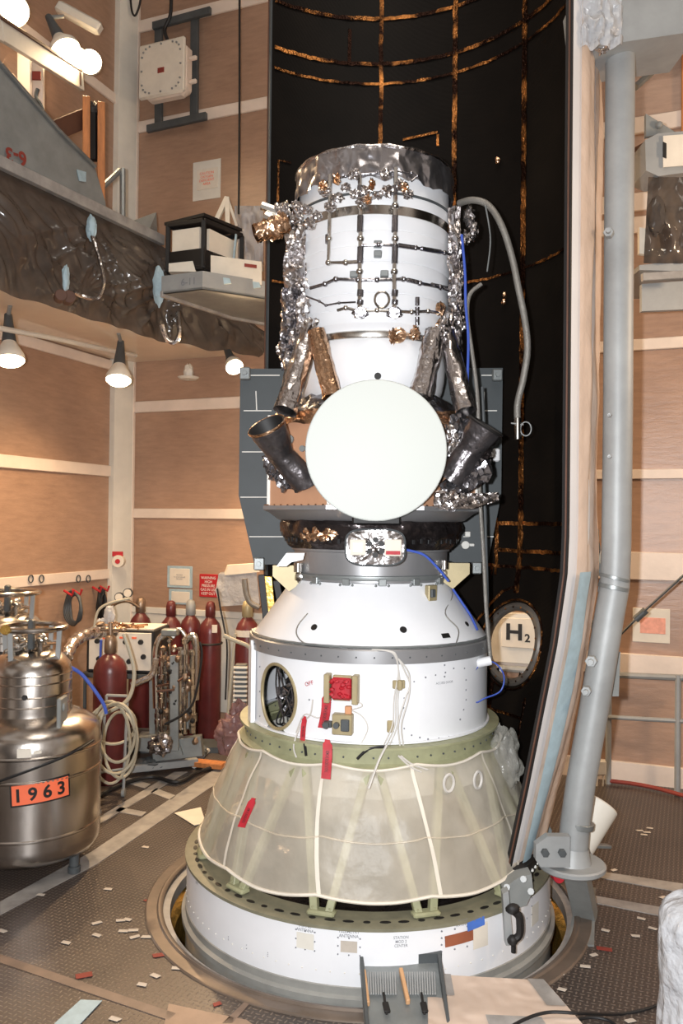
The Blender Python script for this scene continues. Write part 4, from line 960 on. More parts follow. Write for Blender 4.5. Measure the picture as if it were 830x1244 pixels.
# bolts on the dark lower edge flange
m = MB(); m.add([rp(a, z, r) for a in range(108, 133, 2) for z, r in ((.37, 1.05), (.37, 1.15), (.49, 1.18), (.49, 1.07))], [(4*j+i, 4*j+(i+1) % 4, 4*j+4+(i+1) % 4, 4*j+4+i) for j in range(12) for i in range(4)]+[(0, 1, 2, 3), (51, 50, 49, 48)]); bf = m.build('foot_flange', M['ink'], fair)
m = MB()
for j in range(5): m.lump(rp(128-j*3.0, .42, 1.165), (.012, .012, .012), j, 0, 1)
m.build('flange_bolt', M['whiteink'], bf)
# ---- plastic over the outside of the fairing half
def plas(u, v, off=.0):
    z = .50+7.2*v; th = FB-4-(FB-4-86)*u; q = math.sin(th*.9+z*1.5)*.007+noise.noise(Vector((th*.10, z*1.0, 2)))*.04+.012*abs(noise.noise(Vector((th*.15+z, z*2.4, 7))))
    return rp(th, z, RF(z)+.04+.05*min(1, u*3)*max(0, min(1, 2.6-z))+off+(q if u > .02 else 0)*min(1, u*5))
pl = thing('plastic_sheet', 'translucent creased plastic sheet over the outside of the fairing, beside the grey pole', 'plastic sheet', plas(.5, 0))
m = MB(); m.grid(plas, 60, 200); m.build('film', M['film'], pl, smooth=60)
m = MB(); m.grid(lambda u, v: plas(.0+.13*u+.0*v, .0+.245*v, .022), 3, 60); m.build('long_tape', M['paletape'], pl)
m = MB(); m.grid(lambda u, v: plas(.36+.6*u, .225+.06*u+.011*v, .026), 20, 2); m.grid(lambda u, v: plas(.38+.6*u, .165+.03*u+.009*v, .026), 20, 2); m.grid(lambda u, v: plas(.36+.4*u, .0+.008*v, .026), 20, 2); m.build('cross_tape', M['paletape'], pl)
# ================================================================ GREY POLE WITH FOOT
pole = thing('support_pole', 'tall grey galvanised pole right of the fairing, bending down to a foot clevis', 'pole', P(690, 1055, 5.05))
pts = [P(754, 52, 5.05), P(752, 300, 5.05), P(751, 500, 5.05), P(749, 660, 5.05), P(747, 712, 5.05), P(741, 745, 5.05), P(722, 860, 5.04), P(706, 950, 5.03), P(699, 1000, 5.02), P(695, 1050, 5.0)]
m = MB(); m.tube(pts, .088, 28); m.build('tube', M['galv'], pole)
for a, b, r in (((747, 700), (746, 704), .094), ((746, 711), (745, 716), .093), ((703, 997), (702, 1004), .094)):
    m = MB(); m.cyl(P(*a, 5.05 if a[1] < 900 else 5.02), P(*b, 5.05 if a[1] < 900 else 5.02), r, n=28); m.build('weld_ring', M['grey'], pole)
for x, y in ((741, 285), (741, 196)): pass
for x, y, s_ in ((740, 285, .03), (741, 505, .012), (741, 555, .012), (719, 802, .035), (713, 838, .03)):
    m = MB(); c = P(x, y, 4.96); m.cyl(c, c+Vector((-.02, -.05, 0)), s_, n=6); m.cyl(c+Vector((-.02, -.05, 0)), c+Vector((-.03, -.08, 0)), s_*.5, n=10); m.build('bolt', M['galv'], pole)
m = MB(); c = P(695, 1048, 5.0)
m.lathe([(.0, -.03), (.19, -.03), (.20, -.02), (.20, .0), (.19, .008), (.0, .008)], c-Z3*.0, 36, (.03, .0, 1)); m.lathe([(.09, .0), (.12, .0), (.10, .06), (.09, .10)], c, 30, (.08, 0, 1)); m.build('foot_plate', M['galv'], pole)
m = MB(); a = P(672, 1035, 4.86); m.slab([a+Vector(q) for q in ((-.10, 0, -.05), (-.07, 0, -.09), (.10, 0, -.09), (.10, 0, .09), (-.03, 0, .09), (-.10, 0, .04))], Y3*.06); m.build('clevis', M['galv'], pole)
m = MB()
for dx in (-.05, .05): m.cyl(a+Vector((dx, .0, 0)), a+Vector((dx, -.03, 0)), .024, n=6)
m.build('clevis_bolt', M['dkgrey'], pole)
# foot strut under the clevis, on the ring
m = MB(); c = P(706, 1075, 5.12); m.slab([PZ(x, y, 0) for x, y in ((690, 1150), (722, 1150), (724, 1080), (700, 1080))], Z3*.01); m.bar(P(700, 1058, 5.1), PZ(712, 1112, .0), .14, .10); m.build('pedestal', M['greyp'], pole)
# plates and boss beside the pole
m = MB(); c0 = P(712, 985, 5.35); m.cyl(P(728, 975, 5.4), P(700, 1028, 5.3), .13, .11, 24); fb = tag(m.build('capped_duct', M['creamw']), 'cream tapered duct end wrapped behind the foot of the grey pole', 'duct')
m = MB(); m.bar(P(712, 1027, 5.3), P(740, 1028, 5.4), .05, .02); m.bar(P(712, 1027, 5.3), P(715, 1047, 5.3), .03, .03); tag(m.build('angle_bracket', M['grey']), 'small angled grey bracket plate right of the pole foot', 'bracket')
m = MB(); m.slab([P(x, y, 5.15) for x, y in ((742, 792), (754, 792), (752, 846), (739, 846))], Y3*.05); tag(m.build('side_plate', M['greyp']), 'flat grey plate fixed to the right side of the bent pole', 'plate')
# cross beam at the top right
cb = thing('overhead_beam', 'grey box beam at top right joined to the pole top with torn plastic', 'beam', P(770, 50, 5.0))
m = MB(); m.slab([P(x, y, 4.85) for x, y in ((709, -30), (716, 36), (730, 55), (832, 40), (850, 38), (850, -30))], Y3*.45); m.build('beam_body', M['galv'], cb)
random.seed(51)
m = MB(); m.grid(lambda u, v: P(706+50*u, -5+62*v, 4.80-.05*math.sin(u*PI))+Vector((0, .05*noise.noise(Vector((u*6, v*5, 1))), .03*noise.noise(Vector((u*5, v*6, 5))))), 20, 20); m.build('torn_plastic', M['wrap'], cb)
m = MB(); m.lump(P(733, 58, 4.9), (.04, .04, .03), 3, .6, 3); m.cyl(P(742, 60, 4.95), P(742, 52, 4.95), .02); m.build('beam_bolt', M['foil'], cb)
# clamp tool on stage ring
ct = thing('ring_clamp', 'grey clamp plate with black handle bolted over the right front of the stage ring', 'clamp', P(622, 1110, 4.72))
m = MB(); m.slab([P(x, y, 4.66) for x, y in ((611, 1086), (618, 1082), (624, 1148), (615, 1149))], Y3*.06); m.build('upright', M['galv'], ct)
m = MB(); m.slab([P(x, y, 4.78) for x, y in ((611, 1080), (630, 1066), (646, 1062), (648, 1082), (640, 1100), (628, 1104), (618, 1096), (612, 1094))], Y3*.10); m.build('body_plate', M['greyp'], ct)
m = MB(); m.tube(smoothpts([P(x, y, 4.62) for x, y in ((620, 1104), (630, 1112), (632, 1122), (631, 1136), (622, 1143))], 5), .022, 8); m.tube([P(624, 1140, 4.62), P(624, 1157, 4.62)], .014, 8); m.lump(P(623, 1104, 4.62), (.04, .03, .03), 1, .2, 2); m.lump(P(623, 1142, 4.62), (.03, .03, .03), 1, .2, 2); m.build('handle', M['ink'], ct)
m = MB()
for x, y in ((616, 1078), (636, 1068), (645, 1083)): m.cyl(P(x, y, 4.78), P(x, y, 4.74), .02, n=8)
m.build('clamp_bolt', M['galv'], ct)
m = MB(); m.cyl(P(675, 1062, 5.0), P(680, 1066, 4.94), .035); tag(m.build('red_plug', M['red']), 'red plug under the clevis of the grey pole', 'plug')
# hoses and cables beside the satellite
def cable(pts, r, mt, name, label, cat='cable', n=8, k_=8):
    mb = MB(); mb.tube(smoothpts(pts, k_), r, n); return tag(mb.build(name, M[mt]), label, cat)
h = thing('vent_hose', 'grey braided vent hose arching from the satellite top down the black fairing', 'hose', P(630, 528, 5.35))
m = MB(); m.tube(smoothpts([P(x, y, Yq) for x, y, Yq in ((558, 247, 5.5), (575, 243, 5.4), (594, 250, 5.35), (610, 275, 5.3), (622, 312, 5.3), (630, 350, 5.3), (638, 390, 5.3), (641, 425, 5.3), (636, 460, 5.32), (629, 490, 5.35), (629, 515, 5.35))], 8), .022, 12); m.build('braided_tube', M['hose'], h)
m = MB(); m.cyl(P(629, 508, 5.35), P(629, 534, 5.35), .028, n=14); m.build('end_fitting', M['steel'], h)
m = MB(); c = P(639, 521, 5.33); m.tube([c+Vector((.035*math.cos(t), 0, .045*math.sin(t))) for t in [2*PI*j/20 for j in range(20)]], .004, 6, closed=True); m.tube([P(621, 514, 5.33), P(636, 516, 5.33)], .005, 6); m.build('tie_loop', M['galv'], h)
cable([P(x, y, 5.33) for x, y in ((561, 285), (565, 330), (566, 370), (569, 410), (568, 465))], .009, 'blue', 'blue_hose', 'bright blue hose running down the right side of the white barrel', 'hose')
cable([P(x, y, 5.35) for x, y in ((585, 345), (571, 358), (568, 385), (574, 430), (580, 480), (582, 540), (583, 600), (588, 680), (591, 740), (596, 800))], .013, 'hose', 'grey_cable', 'long grey cable hanging right of the satellite, the one nearer to it')
cable([P(x, y, 5.42) for x, y in ((586, 470), (588, 520), (588, 580), (590, 640), (592, 720), (592, 770))], .010, 'dkgrey', 'dark_cable', 'thin dark cable hanging right of the satellite in front of the slate panel')
cable([P(x, y, 5.3) for x, y in ((590, 250), (596, 290), (592, 330))], .005, 'grey', 'thin_wire', 'short thin wire hanging from foil at the right top of the barrel')
# yellow and black rails at left of cone
m = MB(); m.bar(P(324, 700, 6.0), P(330, 760, 6.0), .03, .03); m.bar(P(328, 700, 6.0), P(334, 760, 6.0), .03, .03); tag(m.build('yellow_rail', M['gold']), 'pair of yellow rails seen left of the adapter cone', 'rail')
m = MB(); m.bar(P(318, 698, 6.05), P(325, 765, 6.05), .05, .05); m.bar(P(336, 705, 6.05), P(342, 740, 6.05), .05, .05); tag(m.build('black_rail', M['black']), 'black uprights beside the yellow rails left of the cone', 'rail')
# ================================================================ BIG STEEL TANKS
TK = Vector((P(36, 1000, 6.1).x, 6.1, 0)); TR = .50
tank = thing('cryogenic_tank', 'large brushed steel tank with orange 1963 label at left foreground', 'tank', TK)
bd = [(.0, .15), (.36, .13), (.46, .15), (.495, .20), (TR, .26), (TR, .92), (.49, 1.0), (.46, 1.05), (.38, 1.10), (.30, 1.13), (.0, 1.14)]
m = MB(); m.lathe(bd, TK, 96); m.build('body', M['tank'], tank, smooth=50)
m = MB()
for z in (.34, .74, .90): m.lathe([(TR, z-.012), (TR+.006, z-.004), (TR+.006, z+.004), (TR, z+.012)], TK, 96)
m.build('body_rib', M['tank'], tank)
m = MB(); m.lathe([(.29, 1.12), (.285, 1.16), (.285, 1.42), (.27, 1.48), (.22, 1.54), (.13, 1.575), (.0, 1.58)], TK, 72); m.build('neck_drum', M['tank'], tank, smooth=50)
m = MB()
for z in (1.2, 1.27, 1.36, 1.42): m.lathe([(.285, z-.006), (.289, z), (.285, z+.006)], TK, 72)
m.build('drum_rib', M['tank'], tank)
m = MB(); m.tube([TK+Vector((.235*math.cos(a), .235*math.sin(a), 1.74)) for a in [2*PI*j/48 for j in range(48)]], .02, 10, closed=True); m.build('lift_ring', M['tank'], tank)
for a in (-1.9, -.3, 1.3, 2.9):
    m = MB(); m.bar(TK+Vector((.235*math.cos(a), .235*math.sin(a), 1.73)), TK+Vector((.22*math.cos(a), .22*math.sin(a), 1.50)), .02, .035); m.build('ring_post', M['galv'], tank)
random.seed(61); m = MB()
for q in range(12):
    a = random.uniform(0, 6.28); r = random.uniform(.03, .15); z = 1.58+random.uniform(0, .07); m.cyl(TK+Vector((r*math.cos(a), r*math.sin(a), 1.55)), TK+Vector((r*math.cos(a), r*math.sin(a), z+.03)), .018, n=10); m.lump(TK+Vector((r*math.cos(a), r*math.sin(a), z+.03)), (.035, .03, .022), q, .3, 2)
for q in range(6): m.tube(smoothpts([TK+Vector((random.uniform(-.17, .17), random.uniform(-.17, .17), 1.56+random.uniform(0, .1))) for _ in range(4)], 5), .011, 6)
m.build('valve_cluster', M['steel'], tank)
m = MB(); c = TK+Vector((.03, -.10, 1.70)); m.box(c, (.04, .06, .22), None, .01); m.build('valve_stem', M['dkgrey'], tank)
m = MB(); m.lathe([(0, 0), (.035, 0), (.035, .02), (0, .02)], TK+Vector((-.10, -.235, 1.745)), 20, (0, -.9, .5)); m.build('gauge_face', M['gold'], tank)
m = MB(); c = TK+Vector((.30, -.22, 1.17)); m.box(c, (.03, .15, .22), None, .01); m.lump(c+Vector((.02, -.02, .04)), (.012, .02, .03), 1, 0, 2); m.build('lifting_lug', M['greyp'], tank)
for a in (-.35, -2.3, 1.0, 2.4):
    m = MB(); c = TK+Vector((.40*math.cos(a), .40*math.sin(a), 0)); m.cyl(c+Z3*.002, c+Z3*.05, .045, n=14); m.cyl(c+Z3*.05, c+Z3*.19, .035, n=14); m.build('foot', M['dkgrey'], tank)
def tkat(x, y, z0, ang=0, off=.003, tilt=0, rr=TR):       # ang: 0 faces the camera side (-Y)
    a = ang+(x*math.cos(tilt)-y*math.sin(tilt))/rr; return TK+Vector(((rr+off)*math.sin(a), -(rr+off)*math.cos(a), z0+x*math.sin(tilt)+y*math.cos(tilt)))
A0 = .43; Z0 = .555
def curved(mb, w, h, ang, z0, off, tilt=0, rr=TR):
    n = 12; top = [(-w/2+w*i/n, h/2) for i in range(n+1)]; bot = [(-w/2+w*i/n, -h/2) for i in range(n+1)]
    pts = top+bot; vs = [tkat(x, y, z0, ang, off, tilt, rr) for x, y in pts]+[tkat(x, y, z0, ang, .0, tilt, rr) for x, y in pts]; k_ = n+1
    fs = []
    for i in range(n): fs += [(i, i+1, k_+i+1, k_+i), (2*k_+i, 2*k_+i+1, i+1, i), (3*k_+i, 3*k_+i+1, k_+i+1, k_+i)]
    return mb.add(vs, fs+[(0, k_, 3*k_, 2*k_), (n, k_+n, 3*k_+n, 2*k_+n)])
c = tkat(0, 0, 0, 0)
def tpx(px, py):
    d = ray(px, py); d = d/d.y; Y = 5.3
    while Y < 6.1:
        p = CAM+d*Y
        if math.hypot(p.x-TK.x, p.y-TK.y) < TR: break
        Y += .004
    return math.atan2(p.x-TK.x, -(p.y-TK.y)), p.z
A0, Z0 = tpx(50, 962)
m = MB(); curved(m, .40, .155, A0, Z0, .004, .06); lb = m.build('label_border', M['ink'], tank)
m = MB(); curved(m, .375, .132, A0, Z0, .006, .06); m.build('label_field', M['orange'], lb)['label'] = 'orange label field reading 1963'
m = MB(); m.text('1 9 6 3', .095, lambda x, y: tkat(x, y, Z0, A0, .009, .06), sx=1.0); m.build('label_digits', M['ink'], lb, smooth=0)
for x, y, w, h in ((30, 882, .09, .06), (46, 873, .05, .02)):
    a, z = tpx(x, y); m = MB(); curved(m, w, h, a, z if z < .95 else .95, .008); m.build('sticker', M['paper'], tank)
m = MB(); sp_ = [tpx(*q) for q in ((-40, 962), (2, 948), (40, 934), (75, 920), (98, 908), (112, 899))]; m.tube(smoothpts([tkat(0, 0, z, a, .008) for a, z in sp_], 6), .009, 6); m.build('black_strap', M['black'], tank)
m = MB(); m.lathe([(0, 0), (.02, 0), (.015, .02), (0, .02)], tkat(0, 0, 1.28, .2, -.215), 16, (.2, -1, 0)); m.build('knob', M['ink'], tank)
b = dup(tank, Vector((P(8, 720, 7.3).x, 7.35, 0)), 'steel tank mostly hidden behind the one with the 1963 label, its ring handle showing', scale=1.08, skip=('label_border', 'sticker', 'black_strap', 'lifting_lug'))
tank['group'] = b['group'] = 'steel tanks at left'
cable([P(84, 835, 6.3)+Vector(q) for q in ((-.03, -.1, .25), (.03, -.1, .18), (.12, -.05, .10), (.25, 0, -.10), (.28, .02, -.2))], .014, 'blue', 'blue_strap', 'blue strap beside the neck of the 1963 tank', 'strap')
# ================================================================ GAS BOTTLES
def bottle(px, Y, label, cap='cyl', h=1.6, r=.128, z0=0, mtb='cyl', lean=0, loc=None):
    b_ = Vector((P(px, 800, Y).x, Y, z0)) if loc is None else loc
    t = thing('gas_bottle', label, 'gas bottle', b_, 'maroon gas bottles')
    m = MB(); hb = h-.36; m.lathe([(0, 0.002), (r*.9, .002), (r, .03), (r, hb), (r*.96, hb+.05), (r*.8, hb+.11), (r*.5, hb+.155), (.05, hb+.175), (.045, hb+.19), (0, hb+.19)], b_, 32); m.build('shell', M[mtb], t, smooth=50)
    m = MB(); m.lathe([(.05, hb+.18), (.058, hb+.19), (.058, hb+.29), (.045, hb+.345), (.02, hb+.36), (0, hb+.36)], b_, 20); m.build('valve_cap', M[cap], t, smooth=50)
    return t, b_, hb
bottle(207, 9.6, 'maroon gas bottle, leftmost of the three standing close together by the wall')
bottle(231, 9.72, 'maroon gas bottle with pale grey cap, in the middle of three by the wall', 'galv')
t, bb, hb = bottle(255, 9.55, 'tall maroon gas bottle below the red sign, seen down to the floor')
m = MB(); m.tube([bb+Vector((.135*math.cos(a), .135*math.sin(a), 1.12)) for a in [2*PI*j/24 for j in range(24)]], .012, 6, closed=True); m.build('chain_strap', M['black'], t)
m = MB(); m.box(bb+Vector((.07, -.125, 1.30)), (.06, .008, .09)); m.build('sticker', M['paper'], t)
t, bb, hb = bottle(300, 8.9, 'maroon gas bottle with dark valve cap, right at the adapter left edge', 'olive', h=1.68)
m = MB(); m.lathe([(.129, 1.30), (.131, 1.30), (.131, 1.37), (.129, 1.37)], bb, 24); m.build('label_band', M['paper'], t)
t, bb, hb = bottle(170, 9.75, 'maroon gas bottle with regulator and gauges, behind the white control box', 'brass', h=1.62)
for dx, dz in ((-.22, .05), (-.12, .1)):
    m = MB(); c = bb+Vector((dx, -.1, 1.58+dz)); m.lathe([(0, 0), (.055, 0), (.055, .04), (0, .04)], c, 20, (0, -1, 0)); g = m.build('gauge', M['dkgrey'], t)
    m = MB(); m.lathe([(0, .04), (.045, .04), (.045, .043), (0, .043)], c, 20, (0, -1, 0)); m.build('gauge_dial', M['paper'], g)
m = MB(); m.tube(smoothpts([bb+Vector(q) for q in ((0, -.05, 1.5), (-.12, -.1, 1.58), (-.25, -.1, 1.56), (-.34, -.1, 1.48), (-.42, -.1, 1.3))], 6), .018, 8); m.build('regulator_pipe', M['brass'], t)
t, bb, hb = bottle(134, 8.02, 'large maroon gas bottle in front of the white control box, half hidden by hoses', 'brass', h=1.42, r=.158)
m = MB(); m.cyl(bb+Vector((0, 0, 1.34)), bb+Vector((0, 0, 1.54)), .022); m.cyl(bb+Vector((-.10, 0, 1.47)), bb+Vector((.10, 0, 1.47)), .016); m.lump(bb+Vector((.12, 0, 1.47)), (.035, .03, .03), 2, .2, 2); m.lump(bb+Vector((-.1, 0, 1.52)), (.045, .04, .03), 2, .3, 2); m.build('regulator', M['brass'], t)
# ================================================================ CONTROL BOX ON CART
cbx = P(146, 800, 8.5); ca = (Vector((1, -.10, 0)).normalized(), Vector((.10, 1, 0)).normalized(), Z3)
box_ = thing('control_box', 'white fronted control box with black edges on a cart, behind the front gas bottle', 'control box', Vector((cbx.x, cbx.y, .82)))
zc1 = P(146, 768, 8.3).z; zc0 = P(146, 822, 8.3).z; cz = (zc0+zc1)/2; cc = Vector((cbx.x, cbx.y, cz)); hgt = zc1-zc0
m = MB(); m.box(cc+ca[1]*.25, (.72, .5, hgt), ca, .01); m.build('case', M['black'], box_)
m = MB(); m.box(cc-ca[1]*.003, (.66, .012, hgt-.06), ca, .004); m.build('front_panel', M['paper'], box_)
m = MB(); m.box(cc+ca[1]*.25+Z3*(hgt/2+.004), (.68, .46, .01), ca); m.build('top_panel', M['creamw'], box_)
m = MB()
for x, z in ((-.24, .1), (-.22, -.08), (-.08, .12), (.06, .1), (.22, .1), (.25, -.05), (.1, -.1)): m.lathe([(0, 0), (.028, 0), (.024, .03), (0, .03)], cc+ca[0]*x+Z3*z-ca[1]*.01, 14, (0, -1, 0))
m.build('knob', M['ink'], box_)
m = MB()
for x, z in ((-.16, .13), (.15, .14), (.02, .14)): m.box(cc+ca[0]*x+Z3*z-ca[1]*.012, (.05, .006, .02), ca)
m.build('orange_tag', M['orange'], box_)
m = MB(); c2 = Vector((cbx.x, cbx.y, 0))+ca[1]*.25
m.box(c2+Z3*(zc0-.03), (.8, .55, .05), ca); m.box(c2+Z3*.25, (.8, .55, .04), ca)
crt = thing('equipment_cart', 'dark cart under the white control box', 'cart', c2+Z3*0); m.build('shelf', M['dkgrey'], crt)
for sx in (-1, 1):
    for sy in (-1, 1):
        q = c2+ca[0]*.37*sx+ca[1]*.25*sy; m = MB(); m.bar(q+Z3*.09, q+Z3*(zc0-.05), .03); m.build('leg', M['dkgrey'], crt); m = MB(); m.cyl(q+Vector((-.015, 0, .042)), q+Vector((.015, 0, .042)), .04, n=14); m.build('caster', M['black'], crt)
random.seed(71)
lm = MB()
for q in range(12): lm.lump(P(random.uniform(125, 185), random.uniform(758, 766), 8.55+random.uniform(0, .2)), (.05, .04, .03), q, .5, 2)
for q in range(5): lm.tube(smoothpts([P(random.uniform(120, 190), random.uniform(756, 766), 8.5+random.uniform(0, .2)) for _ in range(3)], 5), .012, 6)
tag(lm.build('fittings_bundle', M['foilwarm']), 'tangle of brassy fittings lying on top of the white control box', 'fittings')
m = MB(); m.lump(P(133, 748, 8.6), (.06, .05, .11), 4, .3, 3); m.lump(P(124, 757, 8.6), (.07, .05, .05), 8, .4, 3); tag(m.build('white_bag', M['wrap']), 'small white plastic bag standing on the control box by the corner post', 'bag')
h = [P(x, y, Y_) for x, y, Y_ in ((80, 800, 7.4), (88, 782, 7.6), (104, 771, 7.9), (122, 768, 8.2), (140, 768, 8.4))]
foil_h = foiltube  # wrapped hose built from short wrapped bends
mb = MB(); mb.tube(smoothpts(h, 8), [.055+.008*math.sin(i*1.7) for i in range(33)], 12); tag(mb.build('wrapped_hose', M['foil']), 'thick foil wrapped hose arching from behind the 1963 tank to the control box', 'hose')
cable([P(x, y, 8.2) for x, y in ((114, 765), (118, 745), (126, 736), (140, 731), (158, 727))], .013, 'palehose', 'thin_hose', 'thin tan hose curving up beside the corner post to the regulator', 'hose')
m = MB(); m.bar(P(123, 777, 8.1), P(121, 826, 8.1), .03, .02); tag(m.build('blue_tool', M['blue']), 'bright blue upright strap in front of the control box', 'strap')
cable([P(x, y, 7.5) for x, y in ((150, 770), (157, 790), (163, 815), (160, 840), (150, 855), (125, 868))], .018, 'palehose', 'loop_hose', 'pale hose looping round the front gas bottle', 'hose')
# hose coils by the tank
for i, (cx_, cy_, rx, ry) in enumerate(((142, 890, 22, 36), (140, 898, 27, 42), (134, 902, 24, 50), (146, 905, 20, 40), (137, 880, 28, 24))):
    pts = [P(cx_+rx*math.cos(t), cy_+ry*math.sin(t), 7.35+.06*i+.08*math.sin(2*t)) for t in [2*PI*j/30 for j in range(30)]]
    for p in pts: p.z = max(p.z, .02)
    m = MB(); m.tube(pts, .014, 7, closed=True); tag(m.build('hose_coil', M['palehose']), 'loop of pale grey hose hanging right of the 1963 tank', 'hose', 'pale hose loops right of the tank')
m = MB(); q0 = PZ(150, 968, 0); 
st_ = thing('hose_stand', 'grey wire stand with a caster carrying the pale hose loops', 'stand', q0)
m.tube([q0+Z3*.06, q0+Vector((.0, .1, .9))], .014, 6); m.tube([q0+Vector((-.25, .05, .02)), q0+Vector((-.2, .12, .9))], .014, 6); m.tube([q0+Vector((-.2, .12, .9)), q0+Vector((0, .1, .9))], .014, 6); m.tube([q0+Vector((-.24, .06, .2)), q0+Vector((0, .02, .25))], .012, 6); m.build('frame', M['galv'], st_)
m = MB(); m.cyl(q0+Vector((-.015, 0, .04)), q0+Vector((.015, 0, .04)), .04, n=14); m.build('caster', M['greyp'], st_)
# ================================================================ PIPE MANIFOLD FRAME
YM = 8.35
mf = thing('valve_manifold', 'grey steel frame packed with vertical pipes and valves, in front of the gas bottles', 'manifold', P(210, 920, YM)*1.0)
for name, pts_, w in (('upright', ((187, 826), (187, 905)), .09), ('upright', ((212, 796), (212, 912)), .085), ('upright', ((229, 822), (229, 885)), .075)):
    m = MB(); Yk = YM-.15 if pts_[0][0] == 212 else YM+.1; m.bar(P(*pts_[0], Yk), P(*pts_[1], Yk), w, .04, upv=Y3); m.build(name, M['grey'], mf)
m = MB(); m.bar(P(186, 912, YM), P(246, 905, YM), .10, .20, upv=Z3); m.slab([P(x, y, YM-.1) for x, y in ((165, 896), (216, 899), (222, 918), (165, 912))], Y3*.25); m.build('base_frame', M['grey'], mf)
m = MB(); m.bar(P(190, 834, YM-.2), P(232, 826, YM+.1), .02); m.bar(P(190, 840, YM-.2), P(212, 838, YM-.2), .02); m.bar(P(216, 828, YM-.2), P(238, 812, YM), .02); m.build('cross_rod', M['dkwood'], mf)
random.seed(81)
m = MB()
for i, x in enumerate((191, 196, 201, 206, 219, 224, 233, 236)):
    y0 = random.uniform(772, 792); y1 = random.uniform(885, 900); Yk = YM+random.uniform(-.1, .1); m.tube([P(x, y0, Yk), P(x+random.uniform(-1, 1), y1, Yk)], .016 if i % 2 else .022, 8)
    for q in range(5): y = random.uniform(y0, y1); m.cyl(P(x, y, Yk), P(x, y+6, Yk), .03, n=8)
m.tube(smoothpts([P(x, y, YM) for x, y in ((190, 860), (189, 800), (193, 778), (203, 770), (212, 775))], 6), .034, 10)
m.tube(smoothpts([P(x, y, YM) for x, y in ((225, 780), (234, 772), (238, 785), (238, 850))], 6), .034, 10)
m.tube(smoothpts([P(x, y, YM+.05) for x, y in ((205, 780), (214, 766), (222, 768), (226, 785), (226, 860))], 6), .024, 10)
m.build('pipe', M['foilwarm'] if 0 else M['steel'], mf)
m = MB()
for q in range(26): m.lump(P(random.uniform(190, 240), random.uniform(780, 902), YM+random.uniform(-.2, .05)), (.03, .03, .04), q, .4, 2)
m.build('manifold_valve', M['brass'], mf)
m = MB()
for q in range(12): m.lump(P(random.uniform(192, 236), random.uniform(800, 900), YM-.15), (.025, .025, .03), q, .3, 2)
m.build('dark_fitting', M['ink'], mf)
m = MB(); m.box(P(207, 768, YM-.05), (.16, .12, .07), ca, .01); m.build('top_plate', M['grey'], mf)
cable([P(x, y, 8.0) for x, y in ((190, 800), (184, 820), (170, 828), (160, 832))], .03, 'foil', 'wrapped_pipe', 'short foil wrapped pipe left of the valve manifold', 'pipe')
cable([PZ(x, y, .03) for x, y in ((118, 968), (150, 952), (185, 944), (215, 950), (240, 938), (268, 930))], .02, 'black', 'black_hose', 'black hose lying along the floor under the valve manifold', 'hose')
cable([P(x, y, 8.1) for x, y in ((200, 880), (222, 868), (236, 850), (245, 800), (243, 780))], .012, 'black', 'black_lead', 'black lead rising from the valve manifold in front of the gas bottles')
cable([PZ(x, y, .03) for x, y in ((236, 930), (248, 915), (262, 905), (272, 895))], .03, 'whitecable', 'white_strap', 'white strap curling on the floor at the foot of the tall gas bottle', 'strap')
m = MB(); m.lump(P(195, 905, 8.0), (.12, .10, .10), 9, .4, 3); tag(m.build('valve_block', M['foild'], smooth=30), 'dark metal valve block at the lower left of the valve manifold', 'valve')
# small equipment at the adapter edge
m = MB(); c = P(293, 832, 7.2)
lv = thing('louvre_unit', 'small white slatted unit left of the adapter flange strip', 'vent unit', c-Z3*.2)
m.box(c, (.10, .10, .36), None, .004); m.build('back_box', M['dkgrey'], lv)
m = MB()
for i in range(9): m.box(c+Vector((0, -.06, -.16+.04*i)), (.12, .03, .018))
m.build('slats', M['paper'], lv)
m = MB(); m.lump(P(286, 893, 7.0), (.16, .14, .18), 5, .3, 4); m.lump(P(292, 868, 7.1), (.09, .08, .12), 7, .4, 3); o = m.build('plastic_bag', M['bagpurple'], smooth=60); tag(o, 'pinkish clear plastic wrapped bundle on the floor by the skirt top left', 'plastic bag')
cable([P(x, y, 8.0) for x, y in ((272, 772), (285, 778), (300, 784), (306, 790))], .02, 'palehose', 'pale_pipe', 'pale green pipe running from the tall bottle to the adapter edge', 'pipe')
cable([P(x, y, 8.3) for x, y in ((264, 715), (268, 740), (273, 765), (276, 790), (274, 850))], .009, 'black', 'black_lead', 'thin black lead hanging down from the white wall tray', 'cable')
cable([P(x, y, 8.2) for x, y in ((286, 770), (283, 800), (279, 840), (275, 890))], .012, 'palehose', 'green_lead', 'pale green lead running down right of the tall bottle', 'cable')
m = MB(); m.bar(PZ(150, 935, .07), PZ(240, 925, .07), .07, .07); tag(m.build('floor_tube', M['galv']), 'pale metal tube lying on the floor under the valve manifold', 'tube')
m = MB(); m.bar(PZ(222, 925, .05), PZ(272, 930, .05), .14, .05, upv=Z3); tag(m.build('wood_plank', M['wood']), 'raw wood plank lying on the floor before the gas bottles', 'plank')
m = MB(); m.slab([PZ(x, y, .002) for x, y in ((150, 915), (275, 915), (275, 905), (160, 900))], Z3*.06); m.lump(PZ(235, 915, .1), (.14, .12, .09), 2, .4, 3); m.lump(PZ(180, 928, .08), (.15, .10, .07), 4, .4, 3); tag(m.build('base_skid', M['dkgrey']), 'dark skid and clutter on the floor under the valve manifold', 'skid')
